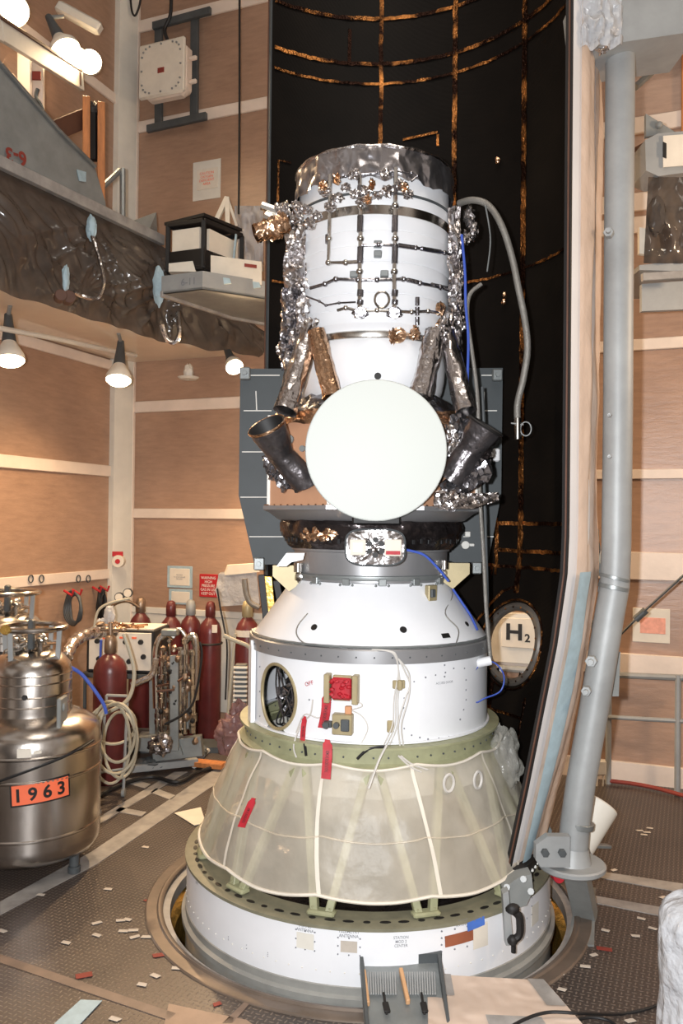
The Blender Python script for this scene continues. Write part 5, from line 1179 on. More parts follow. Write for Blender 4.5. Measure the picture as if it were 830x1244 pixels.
# wall items (left part of back wall and left wall)
def on1(px, py, off=0): s, z = w1px(px, py, off); return W1(s, z, off)
def board1(x0, y0, x1, y1, mt, name, label, cat, t=.012, parent=None, off=.0):
    s0_, za = w1px(x0, y0); s1_, zb = w1px(x1, y1); mb = MB(); slabw(mb, W1, s0_, s1_, zb, za, t, off); o = mb.build(name, M[mt], parent)
    if parent is None: tag(o, label, cat)
    return o, ((s0_+s1_)/2, (za+zb)/2, s1_-s0_, za-zb)
def wtext(txt, s, z, size, off, mt, parent, sx=1.0):
    mb = MB(); mb.text(txt, size, lambda x, y: W1(s+x, z+y, off), sx=sx); return mb.build('lettering', M[mt], parent, smooth=0)
o, (s, z, w_, h_) = board1(243, 697, 265, 726, 'redsign', 'red_sign', 'red sign with white lines of text above the tall gas bottle', 'sign')
wtext('WARNING\nHIGH\nPRESSURE\nGAS IN USE\nKEEP OUT', s, z, h_*.8, .015, 'whiteink', o, sx=.9)
board1(204, 687, 234, 715, 'paletape', 'taped_sheet', 'taped', 'x')[0].name = 'taped_sheet'
o = bpy.data.objects['taped_sheet']; tag(o, 'paper sheet framed in pale blue tape on the wall, above the smaller one', 'notice')
q, (s, z, w_, h_) = board1(207, 690, 231, 712, 'paper', 'paper', '', '', .016, o); wtext('NOTICE\nno entry beyond\nthis point', s, z, .07, .02, 'greyink', o)
o, _ = board1(206, 715, 234, 735, 'paletape', 'taped_sheet', 'smaller paper framed in pale blue tape just below the larger one on the wall', 'notice')
board1(209, 718, 231, 733, 'paper', 'paper', '', '', .016, o)
tr = thing('wall_tray', 'white plastic covered tray fixed on the wall right of the red sign', 'tray', on1(292, 732, .1))
m = MB(); m.slab([on1(x, y, .05) for x, y in ((268, 695), (312, 690), (316, 730), (270, 733), (264, 715))], Vector((.03, -.35, 0))); m.build('tray_body', M['wrap'], tr)
m = MB(); m.slab([on1(x, y, .3) for x, y in ((276, 686), (308, 684), (314, 694), (272, 698))], Vector((.03, -.12, 0))); m.build('tray_lid', M['paper'], tr)
cable([P(x, y, 8.7) for x, y in ((297, 703), (299, 720), (304, 732), (315, 738))], .03, 'hose', 'tray_hose', 'grey hose hanging at the front of the white wall tray', 'hose')
o = thing('fire_call_point', 'small round white call point under a red label on the corner post', 'call point', W1(.05, w1px(143, 690)[1], .1)); q = P(143, 682, 10.0); m = MB(); m.cyl(q+Y3*.1, q, .075, n=24); m.build('housing', M['paper'], o); m = MB(); m.cyl(q, q-Y3*.01, .03, n=16); m.build('button', M['redsign'], o)
m = MB(); m.box(P(143, 673, 10.05), (.13, .02, .06)); m.build('red_label', M['redsign'], o)
for px, py, rx, ry, lab in ((73, 738, 13, 20, 'grey cable coil hanging on the left wall rail, the larger coil'), (116, 733, 5, 19, 'black cable coil hanging narrow beside the corner post')):
    s, z = w2px(px, py); c = W2(s, z, .19 if rx > 8 else .09); t = thing('cable_coil', lab, 'cable coil', c, 'coiled cables on the left wall'); m = MB()
    R_ = .18; 
    for i in range(5): m.tube([c+(e2*.35+n2*.88 if rx > 8 else e2*.3)*(R_*(1-.06*i)*math.cos(a))+Z3*(R_*(1.05-.05*i)*math.sin(a))+n2*(.012*i-.02+.01*math.sin(3*a+i)) for a in [2*PI*j/28 for j in range(28)]], .014, 6, closed=True)
    m.build('coil', M['dkgrey' if rx > 8 else 'black'], t)
    m = MB()
    for d in (-.07, .07): m.tube([c+e2*d+Z3*(R_+.02)-n2*.08, c+e2*d+Z3*(R_-.03)+n2*.03, c+e2*d+Z3*(R_+.03)+n2*.05], .014, 6)
    m.build('hook', M['redsign'], t)
for i, px in enumerate((34, 47, 92, 104)):
    s, z = w2px(px, 703); m = MB(); m.tube([W2(s+.035*math.cos(a), z+.04*math.sin(a), .04) for a in [2*PI*j/14 for j in range(14)]], .007, 6, closed=True); tag(m.build('tie_ring', M['dkgrey']), 'small tie ring on the left wall hook rail', 'tie ring', 'tie rings on the hook rail')
# ---- H2 sign behind the fairing door
s, z = w1px(632, 766); sg = thing('hydrogen_sign', 'white sign reading H2 seen through the round fairing door', 'sign', W1(s, z-.25, .1))
sa, za = w1px(613, 748); sb, zb = w1px(654, 786); m = MB(); slabw(m, W1, sa, sb, zb, za, .02, .14); m.build('board', M['paper'], sg)
c_ = ((sa+sb)/2, (za+zb)/2)
mb = MB(); mb.text('H', .17, lambda x, y: W1(c_[0]-.045+x, c_[1]+.01+y, .165), bold=1, sx=1.1); mb.text('2', .085, lambda x, y: W1(c_[0]+.09+x, c_[1]-.045+y, .165)); mb.build('lettering', M['ink'], sg, smooth=0)
sa, za = w1px(596, 742); sb, zb = w1px(664, 806); m = MB(); slabw(m, W1, sa, sb, zb, za, .12, .01); cbn = tag(m.build('wall_cabinet', M['creamw']), 'pale wall cabinet behind the H2 sign, seen through the fairing door', 'cabinet')
m = MB(); m.tube([W1(sa, zb-.06, .14), W1(sb, zb-.06, .14)], .035, 10); tag(m.build('wall_pipe', M['galv']), 'horizontal wall pipe below the pale cabinet behind the fairing door', 'pipe')
# ================================================================ UPPER LEFT: junction box, notices
jb = thing('junction_box', 'white bolted junction box on a dark strut frame, high on the back wall', 'junction box', on1(207, 125, .1))
for x, y0, y1 in ((193, 30, 150), (237, 18, 145)):
    m = MB(); a = on1(x, y0, .07); b = on1(x-(1 if x > 200 else 0), y1, .07); m.bar(a, b, .10, .05, upv=n1); m.build('strut_upright', M['dkgrey'], jb)
m = MB(); m.bar(on1(186, 32, .11), on1(256, 13, .11), .09, .05, upv=n1); m.build('strut_rail', M['dkgrey'], jb)
m = MB(); m.bar(on1(179, 157, .11), on1(251, 141, .11), .09, .05, upv=n1); m.build('strut_rail', M['dkgrey'], jb)
sa, za = w1px(181, 66, .2); sb, zb = w1px(232, 118, .2); jc = W1((sa+sb)/2, (za+zb)/2, .24)
jw, jh = sb-sa, (za-zb)
m = MB(); m.box(jc, (jw, .22, jh), (e1, n1, Z3), .07); bx_ = m.build('box_body', M['cream'], jb)
m = MB(); m.box(jc+n1*.12, (jw+.03, .05, jh+.03), (e1, n1, Z3), .08); m.build('box_lid', M['paper'], bx_)
m = MB()
for i in range(20):
    a = 2*PI*i/20; c, s_ = math.cos(a), math.sin(a); m.lump(jc+n1*.15+e1*(jw*.45*math.copysign(abs(c)**.45, c))+Z3*(jh*.45*math.copysign(abs(s_)**.45, s_)), (.014, .014, .014), i, 0, 1)
m.build('lid_bolt', M['greyp'], bx_)
m = MB(); m.box(jc+n1*.148+Z3*-.03, (.09, .008, .06), (e1, n1, Z3)); m.build('red_label', M['redscrap'], bx_)
m = MB()
for dz in (.12, -.16): m.box(jc+e1*(jw/2+.05)+Z3*dz, (.10, .04, .05), (e1, n1, Z3), .01)
m.build('hinge', M['cream'], bx_)
m = MB(); m.tube(smoothpts([on1(208, -8, .15), on1(207, 18, .15), on1(200, 36, .15), on1(204, 50, .2), on1(207, 60, .22)], 6), .022, 8); m.build('black_conduit', M['black'], jb)
o, _ = board1(235, 198, 268, 240, 'creamw', 'wall_notice', 'pale notice held with tape strips on the plywood below the junction box', 'notice', .006)
board1(240, 207, 265, 228, 'paper', 'sheet', '', '', .01, o); s, z = w1px(252, 217); wtext('CAUTION\nOXYGEN\nDEFICIENT\nAREA', s, z, .16, .014, 'orange', o)
cable([on1(291, -10, .6), on1(291, 120, .6), on1(290, 260, .6)], .012, 'black', 'hanging_wire', 'thin dark wire hanging straight down in front of the upper plywood wall', 'wire')
cable([on1(x, y, .2) for x, y in ((158, -10), (160, 12), (164, 19), (169, 8), (172, -10))], .013, 'black', 'black_lead', 'loop of black lead hanging on the corner post at the very top', 'cable')
# ================================================================ WORK PLATFORM, LEFT
wp = thing('work_platform', 'raised work platform along the left wall draped in smoky plastic', 'work platform', EA)
zt = P(0, 205, 6.94).z; up_ = Z3*(zt-ZS)
edge = [EZ, EA, EB, EC]
def eon(t): # arclength-parameter along the edge
    L_ = [(edge[i+1]-edge[i]).length for i in range(3)]; tot = sum(L_); d = t*tot
    for i in range(3):
        if d <= L_[i] or i == 2: return edge[i]+(edge[i+1]-edge[i])*(d/L_[i])
        d -= L_[i]
m = MB(); ins_ = Vector((-.16, .05, 0)); m.slab([EZ+Z3*.06+ins_, EA+Z3*.06+ins_, EB+Z3*.06+ins_, EC+Z3*.06+ins_, CN+e1*1.7+n1*.03+Z3*(ZS+.06), CN+e1*.05+n1*.05+Z3*(ZS+.06), W2(5.6, ZS+.06, .06)], Z3*.25); m.build('deck', M['greyp'], wp)
hR = zt-ZS
def hgt_(t): L_ = [(edge[i+1]-edge[i]).length for i in range(3)]; tb = (L_[0]+L_[1])/sum(L_); return hR if t < tb else hR-(t-tb)/(1-tb)*(hR-.30)
def drp(u, v):
    p = eon(u); nn = Vector((.9, -.42, 0)); f = noise.noise(Vector((u*14+v*2, v*2.2, 1)))*.10+abs(noise.noise(Vector((u*34+v*5, v*3.5, 4))))*.10+.14*math.sin(v*PI)*.6
    for ut, vt, am in ((.595, .86, 1), (.764, .55, 1.3), (.56, .22, .8)):
        du = (u-ut)*5.55; dv = (v-vt)*.97; d = math.hypot(du, dv); an = math.atan2(dv, du); f += am*(.085*((1-abs(math.sin(an*6.5+2.5*noise.noise(Vector((math.cos(an)*1.8, math.sin(an)*1.8, d*1.2))))))**2.5-.3)*min(1, d*4)*math.exp(-d*1.3)-.06*math.exp(-(d/.12)**2))
    f = max(f, -.02)+.05
    return p+nn*(f*(.15+math.sin(min(1, v*1.05)*PI)*1.0))+Z3*(-.06+(hgt_(u)+.04)*v+.04*noise.noise(Vector((u*20, 0, 9)))*(1-v))
m = MB(); m.grid(drp, 420, 70); m.build('plastic_drape', M['drape'], wp, smooth=60)
m = MB(); m.bar(EZ+up_+Vector((.05, -.05, 0)), EB+up_+Vector((.05, -.05, 0)), .06, .10, upv=Z3); m.build('edge_rail', M['seam'], wp)
m = MB(); m.tube(smoothpts([P(x, y, Y_) for x, y, Y_ in ((108, 272, 7.7), (113, 290, 7.6), (122, 320, 7.6), (126, 345, 7.6), (118, 362, 7.6), (100, 360, 7.6), (90, 355, 7.5))], 6), .02, 6); m.tube(smoothpts([P(x, y, Y_) for x, y, Y_ in ((197, 395, 8.2), (203, 412, 8.2), (212, 416, 8.2), (218, 405, 8.2), (216, 380, 8.3))], 6), .025, 6); m.build('tie_strip', M['foil'], wp)
m = MB()
for x, y, Y_, w_, h_ in ((111, 277, 7.62, .05, .12), (193, 348, 8.3, .06, .2), (80, 338, 7.2, .03, .12)): m.lump(P(x, y, Y_), (w_, .04, h_), x, .25, 3)
m.build('tape_patch', M['paletape'], wp)
m = MB(); a = P(72, 362, 7.1); m.cyl(a, a+Vector((.05, -.1, 0)), .05, n=16); a = P(82, 364, 7.15); m.cyl(a, a+Vector((.05, -.1, 0)), .055, n=16); m.build('pipe_stub', M['dkwood'], wp)
# hinged grey flap plate with 6-3
fn_ = Vector((.915, -.403, 0)); fp = EA+up_+Vector((.0, .0, 0))
def FP(x, y, off=0): return PP(x, y, fp+fn_*off, fn_)
fpl = thing('flap_plate', 'raised grey flap plate with red stencilled marking, top left on the platform edge', 'flap plate', FP(0, 205))
m = MB(); m.slab([FP(x, y) for x, y in ((-60, 20), (0, 78), (24, 108), (72, 160), (115, 203), (128, 245), (131, 271), (60, 236), (0, 206), (-60, 175))], fn_*-.06); m.build('plate', M['greyp'], fpl)
m = MB(); m.bar(FP(-60, 20, .01), FP(0, 78, .01), .03, .05, upv=fn_); m.bar(FP(0, 78, .01), FP(72, 160, .01), .03, .05, upv=fn_); m.bar(FP(72, 160, .01), FP(115, 203, .01), .03, .05, upv=fn_); m.build('plate_edge', M['grey'], fpl)
m = MB(); c = FP(20, 191, .02); q0 = FP(10, 188, .02); q1 = FP(30, 194, .02); xx = (q1-q0).normalized(); yy = fn_.cross(xx)
if yy.z < 0: yy = -yy
m.text('6-3', .13, lambda x, y: c-xx*x-yy*y, sx=1.1); m.build('red_lettering', M['redscrap'], fpl, smooth=0)
m = MB(); c = FP(99, 212, .01); m.slab([FP(x, y, .01) for x, y in ((93, 206), (104, 209), (104, 221), (96, 220))], fn_*.006); m.build('blue_tape', M['paletape'], fpl)
# sloped grey panel beside (145-195, 258-305)
m = MB(); m.slab([P(x, y, Y_) for x, y, Y_ in ((145, 275, 8.6), (190, 258, 9.1), (192, 300, 9.1), (176, 292, 8.75))], Vector((-.05, .03, 0))); tag(m.build('sloping_board', M['greyp'], smooth=0), 'grey sloping end panel at the far end of the platform edge', 'panel')
m = MB(); m.tube([P(124, 228, 8.3), P(146, 207, 8.5)], .03, 8); m.tube([P(149, 205, 8.5), P(149, 268, 8.5)], .03, 8); m.build; tag(m.build('guard_rail', M['grey']), 'short grey guard rail corner beyond the flap plate', 'guard rail')
# swing-out tray with instrument
ty = thing('extension_tray', 'pale metal extension tray with tall lip jutting from the platform, under the black instrument', 'tray', P(255, 350, 7.95))
zb_ = 4.78
def tz(x, y): d = ray(x, y); return CAM+d*((zb_-CAM.z)/d.z)
A_, B_, C_, D_, E_ = tz(196, 357), tz(246, 351), tz(330, 364), tz(330, 394), tz(281, 385)
m = MB(); m.slab([A_, B_, C_, D_, E_], Z3*.02); m.build('tray_bottom', M['greyp'], ty)
lipz = P(246, 329, B_.y).z-zb_
m = MB(); m.slab([A_, B_, B_+Z3*lipz, A_+Z3*lipz], Vector((.0, .03, 0))); m.slab([B_, C_, C_+Z3*lipz, B_+Z3*lipz], Vector((0, .03, 0))); m.build('tray_lip', M['galv'], ty)
m = MB(); m.bar(A_, E_, .04, .06, upv=Z3); m.bar(E_, D_, .04, .06, upv=Z3); m.build('bottom_edge', M['seam'], ty)
for x, y in ((276, 341), (312, 346)):
    m = MB(); m.slab([P(x+a, y+b, 7.86+(x-246)*.004) for a, b in ((-5, -4), (3, -3), (5, 3), (-4, 4))], Y3*.02); m.build('blue_tape', M['paletape'], ty)
m = MB(); c = B_.lerp(A_, .35)+Z3*lipz*.5+Vector((0, -.006, 0)); xx = (B_-A_).normalized(); m.text('6-11', .07, lambda x, y: c+xx*x+Z3*y); m.build('marking', M['greyink'], ty, smooth=0)
tw = MB(); tw.slab([P(x, y, 8.25) for x, y in ((256, 310), (318, 318), (318, 346), (256, 333))], Y3*.03); tag(tw.build('white_rail_board', M['paper']), 'pale board with a slot standing on the extension tray at right', 'board')
m = MB(); m.slab([P(x, y, 8.24) for x, y in ((297, 320), (312, 322), (312, 326), (297, 324))], Y3*-.005); tag(m.build('slot_label', M['redscrap']), 'small dark slot mark on the pale board above the tray', 'mark')
def Q(x, y, d=0): return P(x, y, 8.45+d)
ins = thing('black_instrument', 'black open framed instrument box with white panels on the extension tray', 'instrument', Q(230, 328))
def I3(x, y, z): return Q(206, 320)+Vector((x, y, z))
# local frame: left face recedes to the left, right face recedes right
u1 = Vector((-.93, .37, 0)); u2 = Vector((.60, .80, 0)); c0 = Q(251, 322); Hh = .56; Lw, Rw = .34, .34
c0 = P(247, 326, 8.3); Hh = (P(247, 268, 8.3)-c0).z
W_ = .42; D_2 = .55
corners = [c0, c0+u1*W_, c0+u1*W_+u2*D_2, c0+u2*D_2]
m = MB()
for c in corners: m.bar(c, c+Z3*Hh, .045)
for i in range(4):
    a, b = corners[i], corners[(i+1) % 4]
    for h2 in (.01, Hh): m.bar(a+Z3*h2, b+Z3*h2, .045)
m.slab([corners[0]+Z3*.0, corners[1]+Z3*.0, corners[2]+Z3*0, corners[3]+Z3*0], Z3*.2)
m.slab([c0+Z3*.02, c0+u1*W_+Z3*.02, c0+u1*W_+Z3*.2, c0+Z3*.2], Vector((.02, -.03, 0)))
m.build('frame', M['ink'], ins)
m = MB(); m.slab([c0+u1*.05+Z3*(Hh*.40), c0+u1*(W_-.05)+Z3*(Hh*.40), c0+u1*(W_-.05)+Z3*(Hh*.88), c0+u1*.05+Z3*(Hh*.88)], u2*.03); m.build('white_panel', M['paper'], ins)
m = MB(); m.slab([c0+u2*.08+Z3*(Hh*.40), c0+u2*(D_2-.06)+Z3*(Hh*.30), c0+u2*(D_2-.06)+Z3*(Hh*.82), c0+u2*.08+Z3*(Hh*.88)], u1*.03); m.build('white_panel', M['paper'], ins)
m = MB(); m.slab([c0+u1*(W_+.05)+Z3*(Hh+.01), c0+Z3*(Hh+.05)-u1*.0, c0+u2*(D_2)+Z3*(Hh+.05), c0+u1*(W_+.05)+u2*D_2+Z3*(Hh+.01)], Z3*.03); m.build('top_cover', M['ink'], ins)
m = MB(); m.slab([P(x, y, 8.3) for x, y in ((205, 320), (234, 317), (238, 330), (205, 330))], Y3*.1); tag(m.build('white_block', M['paper']), 'small white block before the black instrument on the tray', 'block')
m = MB(); m.bar(P(276, 240, 8.95), P(262, 270, 8.9), .05); m.bar(P(276, 240, 8.95), P(277, 275, 8.9), .05); m.bar(P(276, 240, 8.95), P(288, 275, 8.95), .03); tag(m.build('tripod_top', M['paper']), 'white splayed bracket standing behind the black instrument', 'bracket')
random.seed(95); m = MB(); m.grid(lambda u, v: on1(285+35*u, 250+80*v, .5+.12*noise.noise(Vector((u*5, v*4, 2)))), 20, 20); tag(m.build('plastic_curtain', M['wrap'], smooth=60), 'clear plastic curtain hanging between the instrument and the fairing edge', 'plastic sheet')
m = MB(); m.bar(P(287, 285, 8.6), P(284, 318, 8.6), .05, .02); tag(m.build('teal_tape', M['paletape']), 'pale teal tape strip right of the black instrument', 'tape')
# wooden bracket and white channel with lamps (upper left)
YL = 8.3
wb = thing('wooden_post', 'pair of upright wooden boards with dark clamp, behind the flap plate', 'post', P(112, 250, YL-.2))
for a, b, c_ in (((102, 121), (102, 200), .0), ((120, 128), (120, 250), .12)):
    m = MB(); m.bar(P(a[0]+3, a[1], YL-.2+c_), P(b[0]+3, b[1], YL-.2+c_), .07, .16, upv=Vector((.3, -1, 0))); m.build('board', M['wood'], wb)
m = MB(); m.bar(P(58, 162, YL-.5), P(104, 143, YL-.1), .10, .17, upv=Z3); m.build('dark_beam', M['dkwood'], wb)
m = MB(); m.lump(P(113, 133, YL-.1), (.06, .05, .08), 2, .3, 3); m.bar(P(113, 133, YL-.1), P(113, 195, YL-.1), .07); m.build('clamp', M['ink'], wb)
ch = thing('cable_channel', 'long white sloping channel beam below the upper lamps at top left', 'beam', P(60, 60, 7.6))
m = MB(); m.bar(P(-60, -2, 6.3), P(0, 34, 7.0), .05, .22, upv=Z3); m.bar(P(0, 34, 7.0), P(99, 98, 8.6), .05, .20, upv=Z3); m.build('channel', M['creamw'], ch)
m = MB(); m.bar(P(0, 21, 6.95), P(99, 86, 8.55), .03, .03); m.build('dark_lip', M['dkwood'], ch)
m = MB(); m.slab([P(x, y, 8.5) for x, y in ((81, 76), (98, 88), (98, 103), (81, 92))], Y3*.03); m.build('dark_plate', M['dkwood'], ch)
m = MB(); m.bar(P(30, 48, 7.6), P(30, 130, 7.6), .12, .05, upv=Y3); m.bar(P(14, 90, 7.6), P(45, 130, 7.8), .03); tag(m.build('white_post', M['cream']), 'white lamp lit post left of the wooden boards, behind the flap plate', 'post')
m = MB(); m.box(P(44, 92, 7.7), (.09, .02, .08)); tag(m.build('red_plate', M['redscrap']), 'small dark red plate high at left above the flap plate', 'plate')
m = MB(); m.slab([P(x, y, 7.9) for x, y in ((34, 60), (52, 72), (52, 150), (34, 140))], Y3*.05); tag(m.build('upright_board', M['cream']), 'pale upright panel behind the flap plate under the lamps', 'panel')
m = MB(); m.tube(smoothpts([P(x, y, 7.6) for x, y in ((46, 108), (44, 118), (50, 128), (52, 136), (50, 140))], 5), .018, 6); m.tube([P(42, 120, 7.6), P(51, 138, 7.6)], .015, 6); tag(m.build('hook_clip', M['dkgrey']), 'dark metal hook hanging above the flap plate edge', 'hook')
m = MB(); m.slab([on1(x, y, .4) for x, y in ((0, 0),)]*1+[], Z3) if 0 else None
m = MB(); m.box(P(96, 22, 8.7), (.55, .12, .12), (Vector((.86, -.1, -.5)).normalized(), Y3, Vector((.5, 0, .86)).normalized()), .02); tag(m.build('lamp_bracket', M['creamw']), 'white bracket box above the upper lamps on the left wall', 'bracket')
# ================================================================ LAMPS
def lamp(px, py, Y, d, label, r=.135, power=60, socket=True, top=None, grp=None, L=.30):
    kk = 1
    c = P(px, py, Y); d = Vector(d).normalized(); t = thing('flood_lamp', label, 'lamp', c, grp)
    m = MB(); m.lathe([(.045, -L), (.055, -L*.8), (.06, -L*.62), (.08, -L*.5), (r*.98, -.05), (r, -.02), (r*.97, .0)], c, 32, d, capa=True); m.build('bulb_reflector', M['paper'], t, smooth=50)
    m = MB(); m.lathe([(r*.97, .0), (r*.8, .025), (r*.4, .04), (0, .045)], c, 32, d); m.build('bulb_face', M['bulb'], t, smooth=60)
    if socket:
        m = MB(); m.lathe([(0, -L-.17), (.035, -L-.17), (.04, -L-.12), (.05, -L-.02), (.066, -L*.62), (.05, -L*.58)], c, 24, d); m.build('socket', M['dkgrey'], t)
    if top: m = MB(); m.tube([c-d*(L+.16), Vector(top)], .02, 8); m.build('stem', M['greyp'], t)
    ld = bpy.data.lights.new('lamp_light', 'SPOT'); ld.energy = power; ld.color = (1, .70, .40); ld.shadow_soft_size = .08; ld.spot_size = 2.9; ld.spot_blend = .8
    lo = bpy.data.objects.new('lamp_light', ld); COL.objects.link(lo); lo.parent = t; lo.location = d*.08; lo.rotation_euler = d.to_track_quat('-Z', 'Y').to_euler()
    return t
zs = lambda px, Y: Vector((P(px, 400, Y).x, Y, ZS))
LP = 150
p = zs(12, 7.6); lamp(12, 438, 7.6, (.15, -.25, -1), 'lit flood lamp under the soffit, at the left edge of the photo', top=p, power=LP)
p = zs(144, 8.7); lamp(144, 462, 8.7, (.05, -.35, -1), 'lit flood lamp under the soffit, in front of the corner post', top=p, power=LP)
p = zs(284, 9.3); lamp(285, 446, 9.15, (.3, -.6, -.6), 'lit flood lamp under the soffit, beside the slate solar panel', r=.10, top=None, power=LP*4.5, L=.2)
lamp(14, 12, 7.4, (.25, -.5, -.75), 'lit flood lamp in the very top left corner', r=.155, power=LP*.5, top=None)
lamp(80, 62, 8.3, (.45, -.2, -.85), 'white flood lamp with dark ribbed socket, lit downward, upper left', r=.155, power=LP*.6, top=P(78, 20, 8.4))
lamp(95, 71, 8.75, (.3, -.8, -.4), 'lit flood lamp partly behind the brightest one, upper left', r=.11, power=LP*.6, socket=False)
lamp(109, 75, 8.6, (.15, -1, -.2), 'brightest flood lamp facing the camera, upper left', r=.125, power=LP*.6, socket=False)
m = MB(); m.tube([P(-20, 395, 7.2), P(60, 410, 8.0), P(165, 432, 9.8)], .025, 8); tag(m.build('ceiling_conduit', M['creamw']), 'white conduit running along the glossy soffit above the lamps', 'conduit')
for x, y, Y_ in ((12, 398, 7.6), (144, 408, 8.7)):
    pass
m = MB(); m.lump(on1(229, 452, .15), (.06, .06, .10), 2, .2, 3); m.cyl(on1(229, 458, .15), on1(229, 461, .15), .13, .10, 20); tag(m.build('wall_horn', M['creamw']), 'small pale wall fixture just below the soffit, left of the rightmost lamp', 'fixture')
# ================================================================ RIGHT SIDE
rb = thing('bracket_box', 'grey metal box bracket with white end at the upper right edge', 'bracket', P(810, 200, 6.4))
m = MB(); m.slab([P(x, y, 6.3) for x, y in ((784, 170), (800, 162), (845, 158), (845, 208), (800, 214), (785, 207))], Y3*.3); m.build('box_body', M['galv'], rb)
m = MB(); m.slab([P(x, y, 6.28) for x, y in ((806, 165), (845, 162), (845, 200), (806, 203))], Y3*.01); m.build('white_face', M['paper'], rb)
m = MB(); m.slab([P(x, y, 6.27) for x, y in ((806, 172), (810, 174), (810, 192), (806, 190))], Y3*.01); m.build('slot', M['ink'], rb)
m = MB(); m.slab([P(x, y, 6.5) for x, y in ((785, 138), (820, 160), (785, 166))], Y3*.04); m.lump(P(801, 152, 6.48), (.03, .03, .03), 1, .1, 2); m.build('gusset', M['greyp'], rb)
m = MB(); m.tube([P(772, 106, 7.0), P(805, 76, 7.2), P(822, 62, 7.3)], .03, 8); tag(m.build('angled_rod', M['grey']), 'angled grey rod against the wall at upper right', 'rod')
m = MB(); m.bar(P(770, 184, 7.0), P(788, 174, 6.6), .04); tag(m.build('short_rod', M['dkwood']), 'short dark rod running behind the bracket box', 'rod')
rp_ = thing('right_platform', 'folded work platform with plastic bags at the right edge', 'work platform', P(805, 320, 6.4))
m = MB(); m.slab([P(x, y, 6.3) for x, y in ((777, 322), (850, 314), (850, 330), (777, 328))], Y3*.8); m.slab([P(x, y, 6.5) for x, y in ((780, 345), (850, 340), (850, 375), (780, 378))], Y3*.05); m.build('deck', M['galv'], rp_)
m = MB(); m.bar(P(780, 337, 6.3), P(850, 333, 6.3), .05, .06); m.bar(P(806, 255, 6.35), P(850, 252, 6.35), .05, .04); m.build('rail', M['seam'], rp_)
random.seed(97); m = MB(); m.grid(lambda u, v: P(788+62*u-6*v, 215+105*v, 6.3+.10*noise.noise(Vector((u*4, v*4, 3)))-.1*math.sin(v*3)), 24, 24); m.build('plastic_cover', M['drape'], rp_)
m = MB(); m.slab([P(x, y, 6.25) for x, y in ((777, 276), (788, 278), (788, 300), (810, 303), (810, 312), (777, 308))], Y3*.04); m.build('white_board', M['paper'], rp_)
m = MB(); m.lump(P(798, 262, 6.2), (.07, .06, .15), 3, .2, 3); m.build('plastic_bag', M['drape'], rp_)
s, z = w1px(795, 748); o = None
sa, za = w1px(769, 738); sb, zb = w1px(814, 782); m = MB(); slabw(m, W1, sa, sb, zb, za, .01, .002); o = tag(m.build('right_notice', M['paper']), 'taped notice with faint red print on the wall right of the pole', 'notice')
m = MB(); slabw(m, W1, sa+.07, sb-.04, zb+.09, za-.09, .004, .012); m.build('pink_print', M['pinkpaper'], o)
m = MB(); m.tube([P(755, 770, 7.0), P(780, 745, 6.9), P(835, 695, 6.6)], .011, 6); m.cyl(P(772, 753, 6.93), P(785, 741, 6.9), .03); tag(m.build('tie_down', M['dkgrey']), 'dark diagonal turnbuckle tie running up right from the pole', 'tie')
gr = thing('pipe_railing', 'grey pipe railing in front of the wall at right', 'railing', P(800, 930, 7.5))
m = MB(); m.tube([P(748, 820, 8.1), P(845, 824, 7.75)], .03, 8); m.build('top_pipe', M['galv'], gr)
m = MB(); m.tube([P(738, 871, 8.1), P(845, 877, 7.75)], .022, 8); m.build('mid_pipe', M['galv'], gr)
m = MB(); a = P(824, 820, 7.82); m.tube([a, Vector((a.x, a.y, .0))], .03, 8); m.build('post', M['galv'], gr)
m = MB(); a = P(726, 800, 7.6); m.tube([P(740, 820, 8.12), Vector((P(740, 820, 8.12).x, 8.12, 0))], .03, 8); m.build('post', M['galv'], gr)
cable([Vector((p.x, p.y, .03)) for p in (PZ(738, 952), PZ(770, 956), PZ(800, 962), PZ(850, 976))], .02, 'redscrap', 'red_cable', 'dark red cable along the base of the right wall', 'cable')
m = MB(); c = PZ(729, 955); m.box(Vector((c.x, c.y, .18)), (.11, .06, .14), None, .01); m.tube([Vector((c.x-.02, c.y, .12)), Vector((c.x-.03, c.y, 0.0))], .008, 6); m.tube([Vector((c.x+.03, c.y, .12)), Vector((c.x+.03, c.y, 0.0))], .008, 6); tag(m.build('white_outlet_box', M['paper']), 'small white outlet box by the wall just right of the pole foot', 'outlet box')
# ================================================================ FOREGROUND
tr = thing('metal_tray', 'ribbed grey metal tray with two black clips, leaning on the opening rim at the bottom', 'tray', PZ(490, 1240, .06))
def TP(x, y, h=.05): return PZ(x, y, h+(1244-y)*.0012)
m = MB(); m.slab([TP(x, y) for x, y in ((437, 1177), (535, 1172), (548, 1268), (445, 1275))], Z3*.02); m.build('tray_floor', M['grey'], tr)
m = MB(); m.slab([TP(x, y, .05) for x, y in ((437, 1170), (535, 1166), (537, 1174), (437, 1178))], Z3*.07); m.slab([TP(x, y, .05) for x, y in ((437, 1174), (441, 1174), (449, 1270), (445, 1272))], Z3*.07); m.slab([TP(x, y, .05) for x, y in ((531, 1170), (535, 1170), (548, 1268), (544, 1268))], Z3*.07); m.build('tray_wall', M['dkgrey'], tr)
m = MB()
for x0 in list(range(447, 483, 3))+list(range(492, 529, 3)): m.bar(TP(x0, 1181, .075), TP(x0+1, 1208, .075), .008, .008)
m.build('ribbed_strip', M['galv'], tr)
m = MB(); m.bar(TP(442, 1180, .08), TP(447, 1220, .08), .02, .03, upv=Z3); m.bar(TP(487, 1178, .08), TP(496, 1218, .08), .02, .03, upv=Z3); m.build('copper_divider', M['tan'], tr)
